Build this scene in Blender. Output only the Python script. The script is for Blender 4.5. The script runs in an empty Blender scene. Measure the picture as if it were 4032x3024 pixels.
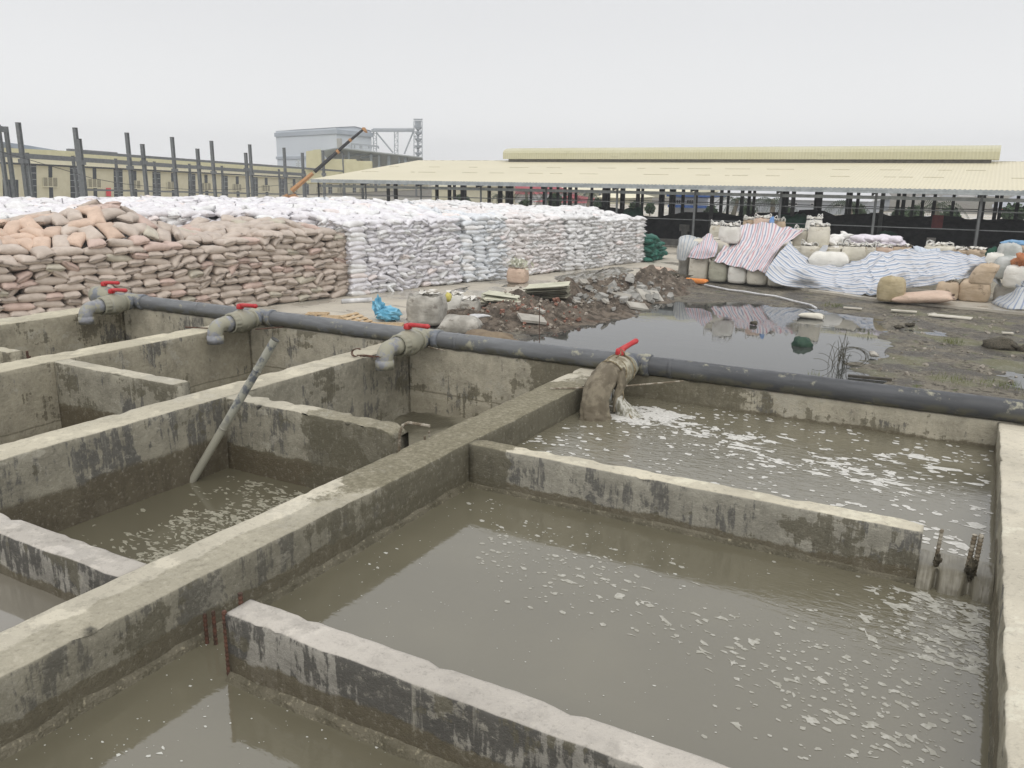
import bpy, math, random
import numpy as np
from math import radians as R_, sin, cos, pi
from mathutils import noise, Vector, Matrix

# ------------------------------------------------------------ camera
FPX, PITCH, ROLL, YAW, HC = 3265.65, R_(14.1535), R_(0.6492), R_(29.282), 5.2
CX, CY = 2016.0, 1512.0
_f = np.array([-sin(YAW)*cos(PITCH), cos(YAW)*cos(PITCH), -sin(PITCH)])
_r = np.array([cos(YAW), sin(YAW), 0.0]); _u = np.cross(_r, _f)
RT = cos(ROLL)*_r + sin(ROLL)*_u; UP = -sin(ROLL)*_r + cos(ROLL)*_u
CAM = np.array([0, 0, HC])
scene = bpy.context.scene
COL = scene.collection
cd = bpy.data.cameras.new("camera"); cam = bpy.data.objects.new("camera", cd); COL.objects.link(cam)
cd.sensor_fit = 'HORIZONTAL'; cd.sensor_width = 36.0; cd.lens = FPX/4032*36.0
cd.clip_start = 0.1; cd.clip_end = 5000
cam.matrix_world = Matrix(((RT[0], UP[0], -_f[0], 0), (RT[1], UP[1], -_f[1], 0), (RT[2], UP[2], -_f[2], HC), (0, 0, 0, 1)))
scene.camera = cam

# ------------------------------------------------------------ world, sun, exposure
SUN_EL, SUN_AZ = R_(48), R_(-140)
w = bpy.data.worlds.new("World"); scene.world = w; w.use_nodes = True
nt = w.node_tree; nt.nodes.clear()
wo = nt.nodes.new('ShaderNodeOutputWorld')
sk = nt.nodes.new('ShaderNodeTexSky'); sk.sky_type = 'NISHITA'; sk.sun_disc = False
sk.sun_elevation = SUN_EL; sk.sun_rotation = SUN_AZ; sk.dust_density = 5
b1 = nt.nodes.new('ShaderNodeBackground'); b1.inputs[1].default_value = 0.08
nt.links.new(sk.outputs[0], b1.inputs[0])
tc = nt.nodes.new('ShaderNodeTexCoord'); sp = nt.nodes.new('ShaderNodeSeparateXYZ'); nt.links.new(tc.outputs['Generated'], sp.inputs[0])
cr = nt.nodes.new('ShaderNodeValToRGB'); nt.links.new(sp.outputs[2], cr.inputs[0])
e = cr.color_ramp.elements
e[0].position = 0.0; e[0].color = (0.98, 0.985, 0.99, 1)
e[1].position = 0.06; e[1].color = (0.97, 0.975, 0.98, 1)
for p, c in ((0.16, (0.87, 0.875, 0.885, 1)), (0.30, (0.80, 0.805, 0.82, 1)), (0.6, (1.1, 1.1, 1.12, 1)), (1.0, (1.15, 1.15, 1.17, 1))):
    k = e.new(p); k.color = c
b2 = nt.nodes.new('ShaderNodeBackground'); b2.inputs[1].default_value = 1.0
cn = nt.nodes.new('ShaderNodeTexNoise'); cn.inputs['Scale'].default_value = 1.6; cn.inputs['Detail'].default_value = 3
nt.links.new(tc.outputs['Generated'], cn.inputs['Vector'])
mr = nt.nodes.new('ShaderNodeMapRange'); mr.inputs[3].default_value = 0.95; mr.inputs[4].default_value = 1.05
nt.links.new(cn.outputs[0], mr.inputs[0])
mm = nt.nodes.new('ShaderNodeVectorMath'); mm.operation = 'SCALE'
nt.links.new(cr.outputs[0], mm.inputs[0]); nt.links.new(mr.outputs[0], mm.inputs['Scale'])
nt.links.new(mm.outputs[0], b2.inputs[0])
mx = nt.nodes.new('ShaderNodeMixShader'); mx.inputs[0].default_value = 0.93
nt.links.new(b1.outputs[0], mx.inputs[1]); nt.links.new(b2.outputs[0], mx.inputs[2]); nt.links.new(mx.outputs[0], wo.inputs[0])
ld = bpy.data.lights.new("sun", 'SUN'); ld.energy = 1.25; ld.angle = R_(60); ld.color = (1, 0.96, 0.9)
sun = bpy.data.objects.new("sun", ld); COL.objects.link(sun)
sd = Vector((-sin(SUN_AZ)*cos(SUN_EL), cos(SUN_AZ)*cos(SUN_EL), sin(SUN_EL)))
sun.rotation_euler = sd.to_track_quat('Z', 'Y').to_euler()
scene.view_settings.view_transform = 'Standard'; scene.view_settings.look = 'None'
scene.view_settings.exposure = 0.0; scene.view_settings.gamma = 1.0

# ------------------------------------------------------------ helpers
rng = random.Random(7)
V_ = 1.8228
def ray(u, v):
    d = (u-CX)/FPX*RT - (v-CY)/FPX*UP + _f
    return d
def unz(u, v, z):
    d = ray(u, v); t = (z-HC)/d[2]; return CAM + t*d
def uny(u, v, y):
    d = ray(u, v); t = y/d[1]; return CAM + t*d
def und(u, v, D):
    d = ray(u, v); t = D/math.hypot(d[0], d[1]); return CAM + t*d
def unpl(u, v, p0, az, off=0.0):
    n = np.array([cos(az), -sin(az), 0.0]); d = ray(u, v)
    t = (np.dot(n, [p0[0], p0[1], 0]) + off)/np.dot(n, d); return CAM + t*d
def proj(p):
    q = np.asarray(p, float) - CAM; z = q.dot(_f)
    return q.dot(RT)/z*FPX + CX, -q.dot(UP)/z*FPX + CY, z
def smst(x): x = max(0, min(1, x)); return x*x*(3-2*x)
def nz(x, y, z, s=1.0, oct=3):
    return noise.fractal(Vector((x*s, y*s, z*s)), 1.0, 2.0, oct)

def tag(o, label=None, cat=None, group=None, kind=None):
    if label: o['label'] = label
    if cat: o['category'] = cat
    if group: o['group'] = group
    if kind: o['kind'] = kind
    return o
def empty(name, loc, label, cat, group=None):
    o = bpy.data.objects.new(name, None); COL.objects.link(o); o.location = [float(a) for a in loc]; o.empty_display_size = 0.2
    return tag(o, label, cat, group)

class MB:
    def __init__(s): s.v = []; s.f = []; s.uv = None
    def add(s, v, f):
        n = len(s.v); s.v.extend([tuple(map(float, a)) for a in v]); s.f.extend([tuple(i+n for i in q) for q in f]); return s
    def hexa(s, p):   # 8 pts bottom 4, top 4
        return s.add(p, [(3,2,1,0),(4,5,6,7),(0,1,5,4),(1,2,6,5),(2,3,7,6),(3,0,4,7)])
    def box(s, c, sz, rz=0.0, rx=0.0, ry=0.0):
        M = Matrix.Rotation(rz, 3, 'Z') @ Matrix.Rotation(ry, 3, 'Y') @ Matrix.Rotation(rx, 3, 'X'); p = []
        for z in (-.5, .5):
            for x, y in ((-.5,-.5),(.5,-.5),(.5,.5),(-.5,.5)):
                q = M @ Vector((x*sz[0], y*sz[1], z*sz[2])); p.append((c[0]+q.x, c[1]+q.y, c[2]+q.z))
        return s.hexa(p)
    def b2(s, a, b):
        return s.box(((a[0]+b[0])/2, (a[1]+b[1])/2, (a[2]+b[2])/2), (abs(b[0]-a[0]), abs(b[1]-a[1]), abs(b[2]-a[2])))
    def beam(s, p, q, w_, h_=None):
        h_ = h_ or w_; p = Vector(p); q = Vector(q); d = (q-p).normalized()
        up = Vector((0,0,1)) if abs(d.z) < .95 else Vector((cos(YAW), sin(YAW), 0))
        a = d.cross(up).normalized()*w_/2; b = a.cross(d).normalized()*h_/2
        return s.hexa([p-a-b, p+a-b, q+a-b, q-a-b, p-a+b, p+a+b, q+a+b, q-a+b]) if False else s.add(
            [p-a-b, p+a-b, p+a+b, p-a+b, q-a-b, q+a-b, q+a+b, q-a+b], [(0,1,2,3),(7,6,5,4),(0,4,5,1),(1,5,6,2),(2,6,7,3),(3,7,4,0)])
    def tube(s, pts, r, n=12, cap=True):
        P = [Vector(p) for p in pts]; rr = r if isinstance(r, (list, tuple)) else [r]*len(P); rings = []
        a = None
        for i, p in enumerate(P):
            d = (P[min(i+1, len(P)-1)] - P[max(i-1, 0)]).normalized()
            if a is None: a = d.cross(Vector((0,0,1)) if abs(d.z) < .9 else Vector((1,0,0))).normalized()
            else: a = (a - d*a.dot(d)).normalized()
            b = d.cross(a); rings.append([p + (a*cos(2*pi*k/n) + b*sin(2*pi*k/n))*rr[i] for k in range(n)])
        vs = [q for rg in rings for q in rg]; fs = []
        for i in range(len(P)-1):
            for k in range(n):
                fs.append((i*n+k, i*n+(k+1)%n, (i+1)*n+(k+1)%n, (i+1)*n+k))
        if cap: fs.append(tuple(range(n-1, -1, -1))); fs.append(tuple((len(P)-1)*n+k for k in range(n)))
        return s.add(vs, fs)
    def prism(s, poly, off):    # poly: 3D pts (planar), off: vector
        n = len(poly); o = np.array(off, float); a = [np.array(p, float) for p in poly]
        vs = a + [p+o for p in a]; fs = [tuple(range(n)), tuple(range(2*n-1, n-1, -1))]
        for i in range(n): j = (i+1) % n; fs.append((i, i+n, j+n, j))
        return s.add(vs, fs)
    def build(s, name, mat, parent=None, smooth=False, origin=None, col=None, vcol=None):
        me = bpy.data.meshes.new(name)
        o = Vector((0,0,0))
        if parent is not None: o = parent_world(parent)
        elif origin is not None: o = Vector([float(a) for a in origin])
        me.from_pydata([(a[0]-o.x, a[1]-o.y, a[2]-o.z) for a in s.v], [], s.f); me.update()
        if mat: me.materials.append(mat)
        if smooth: me.polygons.foreach_set('use_smooth', [True]*len(me.polygons))
        if s.uv is not None:
            l = me.uv_layers.new(name='UVMap')
            l.data.foreach_set('uv', [c for lp in me.loops for c in s.uv[lp.vertex_index]])
        if vcol is not None:
            ca = me.color_attributes.new('tint', 'FLOAT_COLOR', 'POINT'); ca.data.foreach_set('color', np.asarray(vcol, np.float32).ravel())
        ob = bpy.data.objects.new(name, me); COL.objects.link(ob)
        if parent is not None: ob.parent = parent
        else: ob.location = o
        if col: ob.color = (*col, 1)
        return ob
def parent_world(p):
    o = Vector(p.location)
    while p.parent is not None: p = p.parent; o += Vector(p.location)
    return o

# ------------------------------------------------------------ materials
class N:
    def __init__(s, name, rough=0.7, spec=0.3, ior=1.45, metal=0.0):
        s.m = bpy.data.materials.new(name); s.m.use_nodes = True; s.t = s.m.node_tree; s.b = s.t.nodes['Principled BSDF']
        s.b.inputs['Roughness'].default_value = rough; s.b.inputs['IOR'].default_value = ior; s.b.inputs['Metallic'].default_value = metal
        s.b.inputs['Specular IOR Level'].default_value = spec
        s.geo = s.t.nodes.new('ShaderNodeNewGeometry'); s.pos = s.geo.outputs['Position']
    def L(s, a, b): s.t.links.new(a, b)
    def vec(s, scale=(1,1,1), src=None, rot=(0,0,0)):
        n = s.t.nodes.new('ShaderNodeMapping'); n.inputs['Scale'].default_value = scale; n.inputs['Rotation'].default_value = rot
        s.L(src or s.pos, n.inputs[0]); return n.outputs[0]
    def obj(s):
        return s.t.nodes.new('ShaderNodeTexCoord').outputs['Object']
    def noise(s, scale, detail=4, vec=None, rough=0.55, dist=0.0):
        n = s.t.nodes.new('ShaderNodeTexNoise'); n.inputs['Scale'].default_value = scale; n.inputs['Detail'].default_value = detail
        n.inputs['Roughness'].default_value = rough; n.inputs['Distortion'].default_value = dist
        s.L(vec or s.pos, n.inputs['Vector']); return n.outputs[0]
    def vor(s, scale, vec=None, out='Distance'):
        n = s.t.nodes.new('ShaderNodeTexVoronoi'); n.inputs['Scale'].default_value = scale; s.L(vec or s.pos, n.inputs['Vector']); return n.outputs[out]
    def ss(s, x, a, b, lo=0.0, hi=1.0):
        n = s.t.nodes.new('ShaderNodeMapRange'); n.interpolation_type = 'SMOOTHSTEP'
        for i, q in enumerate((a, b, lo, hi)): n.inputs[i+1].default_value = q
        s.L(x, n.inputs[0]); return n.outputs[0]
    def mth(s, op, a, b=0.0, c=None):
        n = s.t.nodes.new('ShaderNodeMath'); n.operation = op
        for i, q in enumerate((a, b, c)):
            if q is None: continue
            if isinstance(q, (int, float)): n.inputs[i].default_value = q
            else: s.L(q, n.inputs[i])
        return n.outputs[0]
    def xyz(s, src=None):
        n = s.t.nodes.new('ShaderNodeSeparateXYZ'); s.L(src or s.pos, n.inputs[0]); return n.outputs
    def mix(s, fac, a, b):
        n = s.t.nodes.new('ShaderNodeMix'); n.data_type = 'RGBA'
        if isinstance(fac, (int, float)): n.inputs[0].default_value = fac
        else: s.L(fac, n.inputs[0])
        for i, q in ((6, a), (7, b)):
            if isinstance(q, tuple): n.inputs[i].default_value = (*q[:3], 1)
            else: s.L(q, n.inputs[i])
        return n.outputs[2]
    def mul(s, a, b, fac=1.0):
        n = s.t.nodes.new('ShaderNodeMix'); n.data_type = 'RGBA'; n.blend_type = 'MULTIPLY'; n.inputs[0].default_value = fac
        for i, q in ((6, a), (7, b)):
            if isinstance(q, tuple): n.inputs[i].default_value = (*q[:3], 1)
            else: s.L(q, n.inputs[i])
        return n.outputs[2]
    def col(s, c):
        if isinstance(c, tuple): s.b.inputs['Base Color'].default_value = (*c[:3], 1)
        else: s.L(c, s.b.inputs['Base Color'])
    def rough(s, x): s.L(x, s.b.inputs['Roughness'])
    def bump(s, h, strength=0.3, dist=0.02):
        n = s.t.nodes.new('ShaderNodeBump'); n.inputs['Strength'].default_value = strength; n.inputs['Distance'].default_value = dist
        s.L(h, n.inputs['Height'])
        s.L(n.outputs[0], s.b.inputs['Normal']); return n

def simple(name, a, b, scale=4.0, rough=0.7, spec=0.3, bump=0.0, metal=0.0, detail=4, lo=0.35, hi=0.65, bd=0.02):
    n = N(name, rough, spec, metal=metal); x = n.noise(scale, detail); n.col(n.mix(n.ss(x, lo, hi), a, b))
    if bump: n.bump(n.noise(scale*4, 5), bump, bd)
    return n.m

def concrete(name, side=(.30,.30,.26), top=(.52,.50,.41), wetc=(.125,.118,.085), dark=(.10,.102,.10), darkamt=0.5, wet=None, band=3.56, wetbias=0.0, deep=None, bandx=None, deepy=None, joint=None, pale=(.44,.43,.37)):
    n = N(name, 0.85, 0.3)
    x, y, z = n.xyz()
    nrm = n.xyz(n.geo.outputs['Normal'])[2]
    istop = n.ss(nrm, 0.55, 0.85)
    big = n.noise(1.3, 5); med = n.noise(6, 8, rough=.7); fine = n.noise(38, 6, rough=.75); grit = n.noise(150, 3, rough=.7)
    drip = n.noise(1.0, 5, n.vec((24, 24, 1.3)), .65); smear = n.noise(1.0, 8, n.vec((4, 4, 2.6)), .72, .3); patch = n.noise(1.0, 8, n.vec((1.7, 1.7, 2.0)), .7)
    s = n.mix(n.ss(med, .30, .72), tuple(c*1.12 for c in side), tuple(c*.72 for c in side))
    # formwork smears and dark areas with dripping edges
    q = n.mth('ADD', n.mth('MULTIPLY', smear, .55), n.mth('ADD', n.mth('MULTIPLY', drip, .30), n.mth('MULTIPLY', patch, .30)))
    t0 = .64 - .085*darkamt
    dk = n.ss(q, t0, t0+.035); s = n.mix(n.mth('MULTIPLY', dk, .80), s, dark)
    s = n.mix(n.mth('MULTIPLY', n.mth('MULTIPLY', n.ss(drip, .56, .66), n.ss(smear, .45, .6)), .55), s, pale)
    s = n.mix(n.mth('MULTIPLY', n.ss(n.noise(1.0, 8, n.vec((3.1, 3.1, 4.4)), .75), .56, .60), .5), s, pale)
    # damp patches
    wq = n.mth('ADD', n.mth('MULTIPLY', n.noise(1.0, 9, n.vec((1.3, 1.3, 2.2)), .68), .8), n.mth('MULTIPLY', drip, .2))
    wm = n.ss(wq, .545-wetbias, .56-wetbias); s = n.mix(n.mth('MULTIPLY', wm, .78), s, wetc)
    zb = n.mth('ADD', z, n.mth('MULTIPLY', n.noise(5, 6, rough=.7), -.12))
    lo = n.ss(zb, band-.085, band-.07, 1, 0)
    if bandx is not None: lo = n.mth('MULTIPLY', lo, n.ss(x, bandx, bandx+.02))
    s = n.mix(n.mth('MULTIPLY', lo, .85), s, (.13, .115, .078))
    if deep is not None:
        dm = n.ss(zb, deep-.10, deep-.06, 1, 0)
        if deepy is not None: dm = n.mth('MULTIPLY', dm, n.ss(y, deepy, deepy+.03, 1, 0))
        s = n.mix(n.mth('MULTIPLY', dm, .85), s, (.115, .10, .068))
    if joint is not None:
        jl = n.mth('ABSOLUTE', n.mth('SUBTRACT', n.mth('ADD', z, n.mth('MULTIPLY', n.noise(2.5, 5), -.06)), joint-.03)); s = n.mix(n.mth('MULTIPLY', n.ss(jl, .004, .009, 1, 0), .6), s, (.14, .13, .09)); s = n.mix(n.mth('MULTIPLY', n.ss(n.mth('SUBTRACT', joint-.03, z), 0, .03), .22), s, (.22, .20, .14))
    # tops
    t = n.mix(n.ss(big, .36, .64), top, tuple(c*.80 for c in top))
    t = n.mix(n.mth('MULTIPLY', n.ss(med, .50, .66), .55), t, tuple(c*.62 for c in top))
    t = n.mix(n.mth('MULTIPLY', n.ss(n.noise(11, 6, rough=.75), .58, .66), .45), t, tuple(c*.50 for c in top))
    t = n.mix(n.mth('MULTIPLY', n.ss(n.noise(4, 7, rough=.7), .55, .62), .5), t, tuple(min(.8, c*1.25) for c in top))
    if wet is not None:
        for (wx, wy, rx, ry, amt) in wet:
            dx = n.mth('DIVIDE', n.mth('SUBTRACT', x, wx), rx); dy = n.mth('DIVIDE', n.mth('SUBTRACT', y, wy), ry)
            d = n.mth('SQRT', n.mth('ADD', n.mth('MULTIPLY', dx, dx), n.mth('MULTIPLY', dy, dy)))
            d = n.mth('ADD', d, n.mth('MULTIPLY', n.mth('SUBTRACT', n.noise(5, 8, rough=.7), .5), 1.3))
            k = n.mth('MULTIPLY', n.ss(d, .88, .98, 1, 0), amt)
            t = n.mix(k, t, n.mix(n.ss(fine, .4, .6), (.255, .24, .175), (.19, .178, .125))); s = n.mix(n.mth('MULTIPLY', k, .85), s, wetc)
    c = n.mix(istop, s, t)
    c = n.mix(n.mth('MULTIPLY', n.ss(fine, .54, .70), .38), c, (.11, .10, .08)); c = n.mix(n.mth('MULTIPLY', n.ss(fine, .46, .34), .22), c, (.6, .58, .5))
    c = n.mul(c, (1.02, .99, .962))
    n.col(c)
    n.rough(n.ss(wq, .53, .57, .88, .45))
    n.bump(n.mth('ADD', n.mth('ADD', n.mth('MULTIPLY', med, .6), n.mth('MULTIPLY', fine, .5)), n.mth('MULTIPLY', grit, .15)), .9, .02)
    return n.m

# ------------------------------------------------------------ settling tanks
ZT = 3.70
WET = [(-2.55, 4.6, .5, 1.75, 1.0), (-2.2, 3.9, .9, .35, .9), (-3.2, 3.9, .55, .3, .8), (-2.2, 5.97, 1.5, .25, 1.0)]
WETR = [(-2.57, 2.2, .09, 2.5, .55)]
c_centre = concrete('concrete_centre_wall', wet=[(-2.55, 4.3, .5, 1.45, 1.0), (-2.47, 1.9, .13, 2.4, .45)], top=(.60, .575, .475), side=(.33, .32, .262), darkamt=.8)
c_cross = concrete('concrete_cross_wall', wetbias=-.02, band=3.52, wet=[(-2.4, 3.9, .26, .4, 1.0)], side=(.33, .325, .28), darkamt=.65, top=(.66, .63, .51))
c_near = concrete('concrete_near_wall', side=(.33, .325, .295), dark=(.06, .06, .057), darkamt=1.35, top=(.55, .53, .485))
c_far = concrete('concrete_far_wall', wet=[(-2.3, 5.97, .95, .4, 1.0)], joint=3.28, side=(.44, .42, .34), darkamt=.35, top=(.5, .48, .40), deep=2.95, wetc=(.15,.14,.10), bandx=-2.45, wetbias=-.01)
c_left = concrete('concrete_left_wall', joint=3.2, side=(.37, .35, .275), darkamt=.25, top=(.56, .535, .42), band=2.9, deep=3.0, wetbias=.01, wetc=(.13,.12,.085))
c_mid = concrete('concrete_mid_wall', side=(.31, .30, .245), darkamt=.75, top=(.56, .535, .43), band=3.0, deep=3.45, deepy=3.9)
c_deep = concrete('concrete_deep_wall', wet=WET, side=(.31, .30, .245), darkamt=.6, top=(.52, .50, .41), band=3.38, deep=3.36, wetbias=.03)
c_right = concrete('concrete_right_wall', side=(.32, .305, .24), darkamt=.2, top=(.68, .65, .54), band=3.60)

def wall(name, label, p0, p1, th, mat, zt=ZT, zb=2.2, amp=.0028, chip=.008, ledge=None, endr=0.0, cat='concrete wall', step=.045, seed=0):
    p0 = Vector((*p0, 0)); p1 = Vector((*p1, 0)); d = (p1-p0); Ln = d.length; d.normalize(); n = Vector((-d.y, d.x, 0))
    h = th/2; b = .010
    sec = [(-h, zb), (-h, 3.2), (-h, 3.45), (-h, 3.58), (-h, zt-.05), (-h, zt-b), (-h+b*.4, zt-b*.3), (-h+b*1.4, zt), (-h*.4, zt), (h*.4, zt), (h-b*1.4, zt), (h-b*.4, zt-b*.3), (h, zt-b), (h, zt-.05), (h, 3.58), (h, 3.45), (h, 3.2), (h, zb)]
    ns = max(2, int(Ln/step)); mb = MB(); vs = []; m = len(sec)
    r2 = random.Random(seed + int(abs(p0.x*100)) + int(abs(p0.y*37)))
    for i in range(ns+1):
        t = i/ns; c = p0 + d*Ln*t
        for k, (o, z) in enumerate(sec):
            e = 1.0 if 4 <= k <= 13 else .6
            q = c + n*o; j = nz(q.x, q.y, z, 3.5, 4)*amp*1.6 + nz(q.x, q.y, z, 14, 3)*amp*.9
            side = -1 if k < 7 else 1
            zz = z; oo = 0
            if 5 <= k <= 12: zz += nz(q.x, q.y, 0, 2.2, 4)*amp + nz(q.x+9, q.y, 0, 11, 3)*amp*.7
            if k in (5, 6, 7, 10, 11, 12):
                cc = nz(q.x*1.0, q.y*1.0, k//8*5.0, 7, 3)
                if cc > .12: zz -= (cc-.12)*chip*2.5; oo -= side*(cc-.12)*chip*2.0
            if k in (0,1,2,3,4,5,6,11,12,13,14,15,16,17): oo += j*1.0
            if endr > 0 and t*Ln > Ln-endr and 5 <= k <= 12:
                f = (t*Ln-(Ln-endr))/endr; zz -= f*f*endr*.45
            q = q + n*oo; vs.append((q.x, q.y, zz))
    fs = []
    for i in range(ns):
        for k in range(m-1):
            fs.append((i*m+k, i*m+k+1, (i+1)*m+k+1, (i+1)*m+k))
    fs.append(tuple(range(m-1, -1, -1))); fs.append(tuple(ns*m+k for k in range(m)))
    mb.add(vs, fs)
    root = empty(name, (p0.x, p0.y, zb), label, cat)
    mb.build('wall', mat, root, smooth=True)
    if ledge:
        for (sd, zw, wd, hh) in ledge:
            lb = MB(); vs = []; K = 5
            for i in range(ns+1):
                c = p0 + d*Ln*i/ns
                for k in range(K):
                    f = k/(K-1)
                    o = h - .035*(1-f) + wd*f*(1+.35*nz(c.x, c.y, k, 9, 3)) ; z = zw + hh*(1-f)**.7*(1+.35*nz(c.x, c.y, 3+k*.4, 9, 4)) - (.02 if k == K-1 else 0)
                    q = c + n*sd*o; vs.append((q.x, q.y, z))
            fs = [(i*K+k, i*K+k+1, (i+1)*K+k+1, (i+1)*K+k) for i in range(ns) for k in range(K-1)]
            lb.add(vs, fs).build('silt_ledge', silt, root, smooth=False)
    return root
nn = N('wet_silt', .55, .4); nn.col(nn.mix(nn.ss(nn.noise(60, 5), .55, .75), nn.mix(nn.ss(nn.noise(7, 4), .4, .6), (.10, .09, .06), (.15, .135, .095)), (.30, .27, .19)))
nn.bump(nn.noise(90, 4), .8, .01); silt = nn.m

wall('concrete_wall', 'long central tank wall, pale on its left half and wet olive near the cloth-wrapped outlet', (-2.574, -1), (-2.574, 5.965), .272, c_centre, ledge=[(-1, 3.44, .03, .055)], zt=3.70)
wall('concrete_wall', 'second long tank wall, the one the grey plastic pole leans across', (-4.548, -1), (-4.548, 5.965), .265, c_mid, zb=2.0)
wall('concrete_wall', 'third long tank wall ending under the second elbow outlet from the left', (-6.565, -1), (-6.565, 5.965), .29, c_left, zb=2.0)
wall('concrete_wall', 'outermost left tank wall in front of the tan sacks', (-8.595, -1), (-8.595, 5.965), .37, c_left, zb=0)
wall('concrete_wall', 'wide pale tank wall along the right edge beside the foaming water', (.49, -1), (.49, 5.965), .525, c_right, zb=0, ledge=[(1, 3.44, .012, .10)])
wall('concrete_wall', 'far tank wall carrying the long grey pipe', (.8, 6.09), (-8.8, 6.09), .24, c_far, zt=3.702, zb=0, ledge=[(1, 3.5, .03, .035)] if False else None)
wall('concrete_wall', 'low cross wall between the two flooded cells, ending at the waterfall gap', (-2.44, 3.905), (-.073, 3.905), .122, c_cross, zt=3.695, ledge=[(-1, 3.44, .022, .05), (1, 3.52, .012, .02)])
wall('concrete_wall', 'nearest cross wall, black-streaked side and chalky crumbling top', (-2.15, 1.86), (.235, 1.86), .128, c_near, zt=3.698, chip=.011, amp=.003, ledge=[(-1, 3.44, .035, .05), (1, 3.44, .015, .03)])
wall('concrete_wall', 'cross wall with a crumbled muddy end beside the bent steel bar', (-4.42, 3.905), (-2.965, 3.905), .155, c_deep, zt=3.696, chip=.03, endr=.12, amp=.005)
wall('concrete_wall', 'lower left cross wall joining the central wall at the picture edge', (-4.42, 1.85), (-2.705, 1.85), .135, c_near, zt=3.696)
wall('concrete_wall', 'cross wall standing in the deep dark empty cell', (-6.43, 3.95), (-4.99, 3.95), .14, c_deep, zt=3.696)
wall('concrete_wall', 'short cross wall stub at the left edge in front of the outermost wall', (-8.42, 3.95), (-7.06, 3.95), .12, c_left, zt=3.696)
wall('concrete_wall', 'tank wall under the photographer, below the picture', (-8.8, -.12), (.8, -.12), .24, c_mid, zt=3.69, zb=0)

# waterfall sill in the gap of the cross wall
sb = MB()
for i, (x0, x1, z) in enumerate(((-.075, -.02, 3.497), (-.02, .07, 3.515), (.07, .13, 3.50), (.13, .23, 3.515))):
    pass
sb.b2((-.074, 3.89, 2.2), (.226, 3.95, 3.478)); sb.build('sill', c_deep, None)
o = bpy.data.objects['sill']; o.name = 'concrete_sill'; tag(o, 'submerged concrete sill the water spills over beside the right wall', 'sill')

# floors / sludge
def slab(name, x0, x1, y0, y1, z, mat, kind='structure', amp=.0, label=None, cat=None, st=.1):
    nx = max(1, int((x1-x0)/st)) if amp else 1; ny = max(1, int((y1-y0)/st)) if amp else 1
    mb = MB(); vs = []
    for j in range(ny+1):
        for i in range(nx+1):
            x = x0+(x1-x0)*i/nx; y = y0+(y1-y0)*j/ny
            vs.append((x, y, z + (nz(x, y, z, 1.7, 4)*amp if amp else 0)))
    fs = [(j*(nx+1)+i, j*(nx+1)+i+1, (j+1)*(nx+1)+i+1, (j+1)*(nx+1)+i) for j in range(ny) for i in range(nx)]
    mb.add(vs, fs); o = mb.build(name, mat, None, smooth=True); tag(o, label, cat, kind=kind); return o
nn = N('sludge', .35, .4); nn.col(nn.mix(nn.ss(nn.noise(3, 6), .4, .62), (.10, .092, .065), (.22, .205, .155))); nn.bump(nn.noise(14, 6), .5, .02); sludge = nn.m
slab('tank_floor', -8.45, -6.4, 0, 6, 2.75, sludge, amp=.03); slab('tank_floor', -6.45, -4.4, 0, 6, 2.55, sludge, amp=.03)
slab('tank_floor', -4.45, -2.55, 3.9, 6, 3.07, sludge, amp=.10); slab('tank_floor', -4.45, .25, 0, 3.95, 2.3, sludge)
slab('tank_floor', -2.45, .25, 3.9, 6, 2.3, sludge)

def water(name, x0, x1, y0, y1, z, base, rough=.04, bumps=((3, .02),), rip=None, fleck=0):
    n = N('muddy_' + name, rough, .5, ior=1.85)
    n.b.inputs['Specular IOR Level'].default_value = .5
    c = n.mix(n.ss(n.noise(1.2, 3), .35, .65), base, tuple(q*1.12 for q in base)); n.col(c)
    h = n.mth('MULTIPLY', n.noise(2.2, 2), .10)
    if rip:
        x, y, _ = n.xyz(); rx, ry, rad = rip
        dx = n.mth('SUBTRACT', x, rx); dy = n.mth('SUBTRACT', y, ry)
        d = n.mth('SQRT', n.mth('ADD', n.mth('MULTIPLY', dx, dx), n.mth('MULTIPLY', dy, dy)))
        k = n.ss(d, .1, rad, 1, .06)
        h = n.mth('ADD', h, n.mth('MULTIPLY', n.mth('MULTIPLY', n.noise(13, 3, n.vec((1, 2.6, 1)), .5, .8), 2.4), k))
    n.bump(h, .24, .014)
    return slab(name, x0, x1, y0, y1, z, n.m)
water('water', -2.47, .24, 3.957, 5.99, 3.52, (.158, .146, .105), rip=(-2.0, 5.3, 2.6))
water('water', -2.45, .24, -.02, 3.87, 3.44, (.135, .124, .086), rip=(.08, 3.75, 1.0))
water('water', -4.43, -2.55, 1.88, 3.87, 3.184, (.118, .108, .074))
water('water', -4.43, -2.55, -.02, 1.83, 3.50, (.20, .185, .15))

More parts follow.
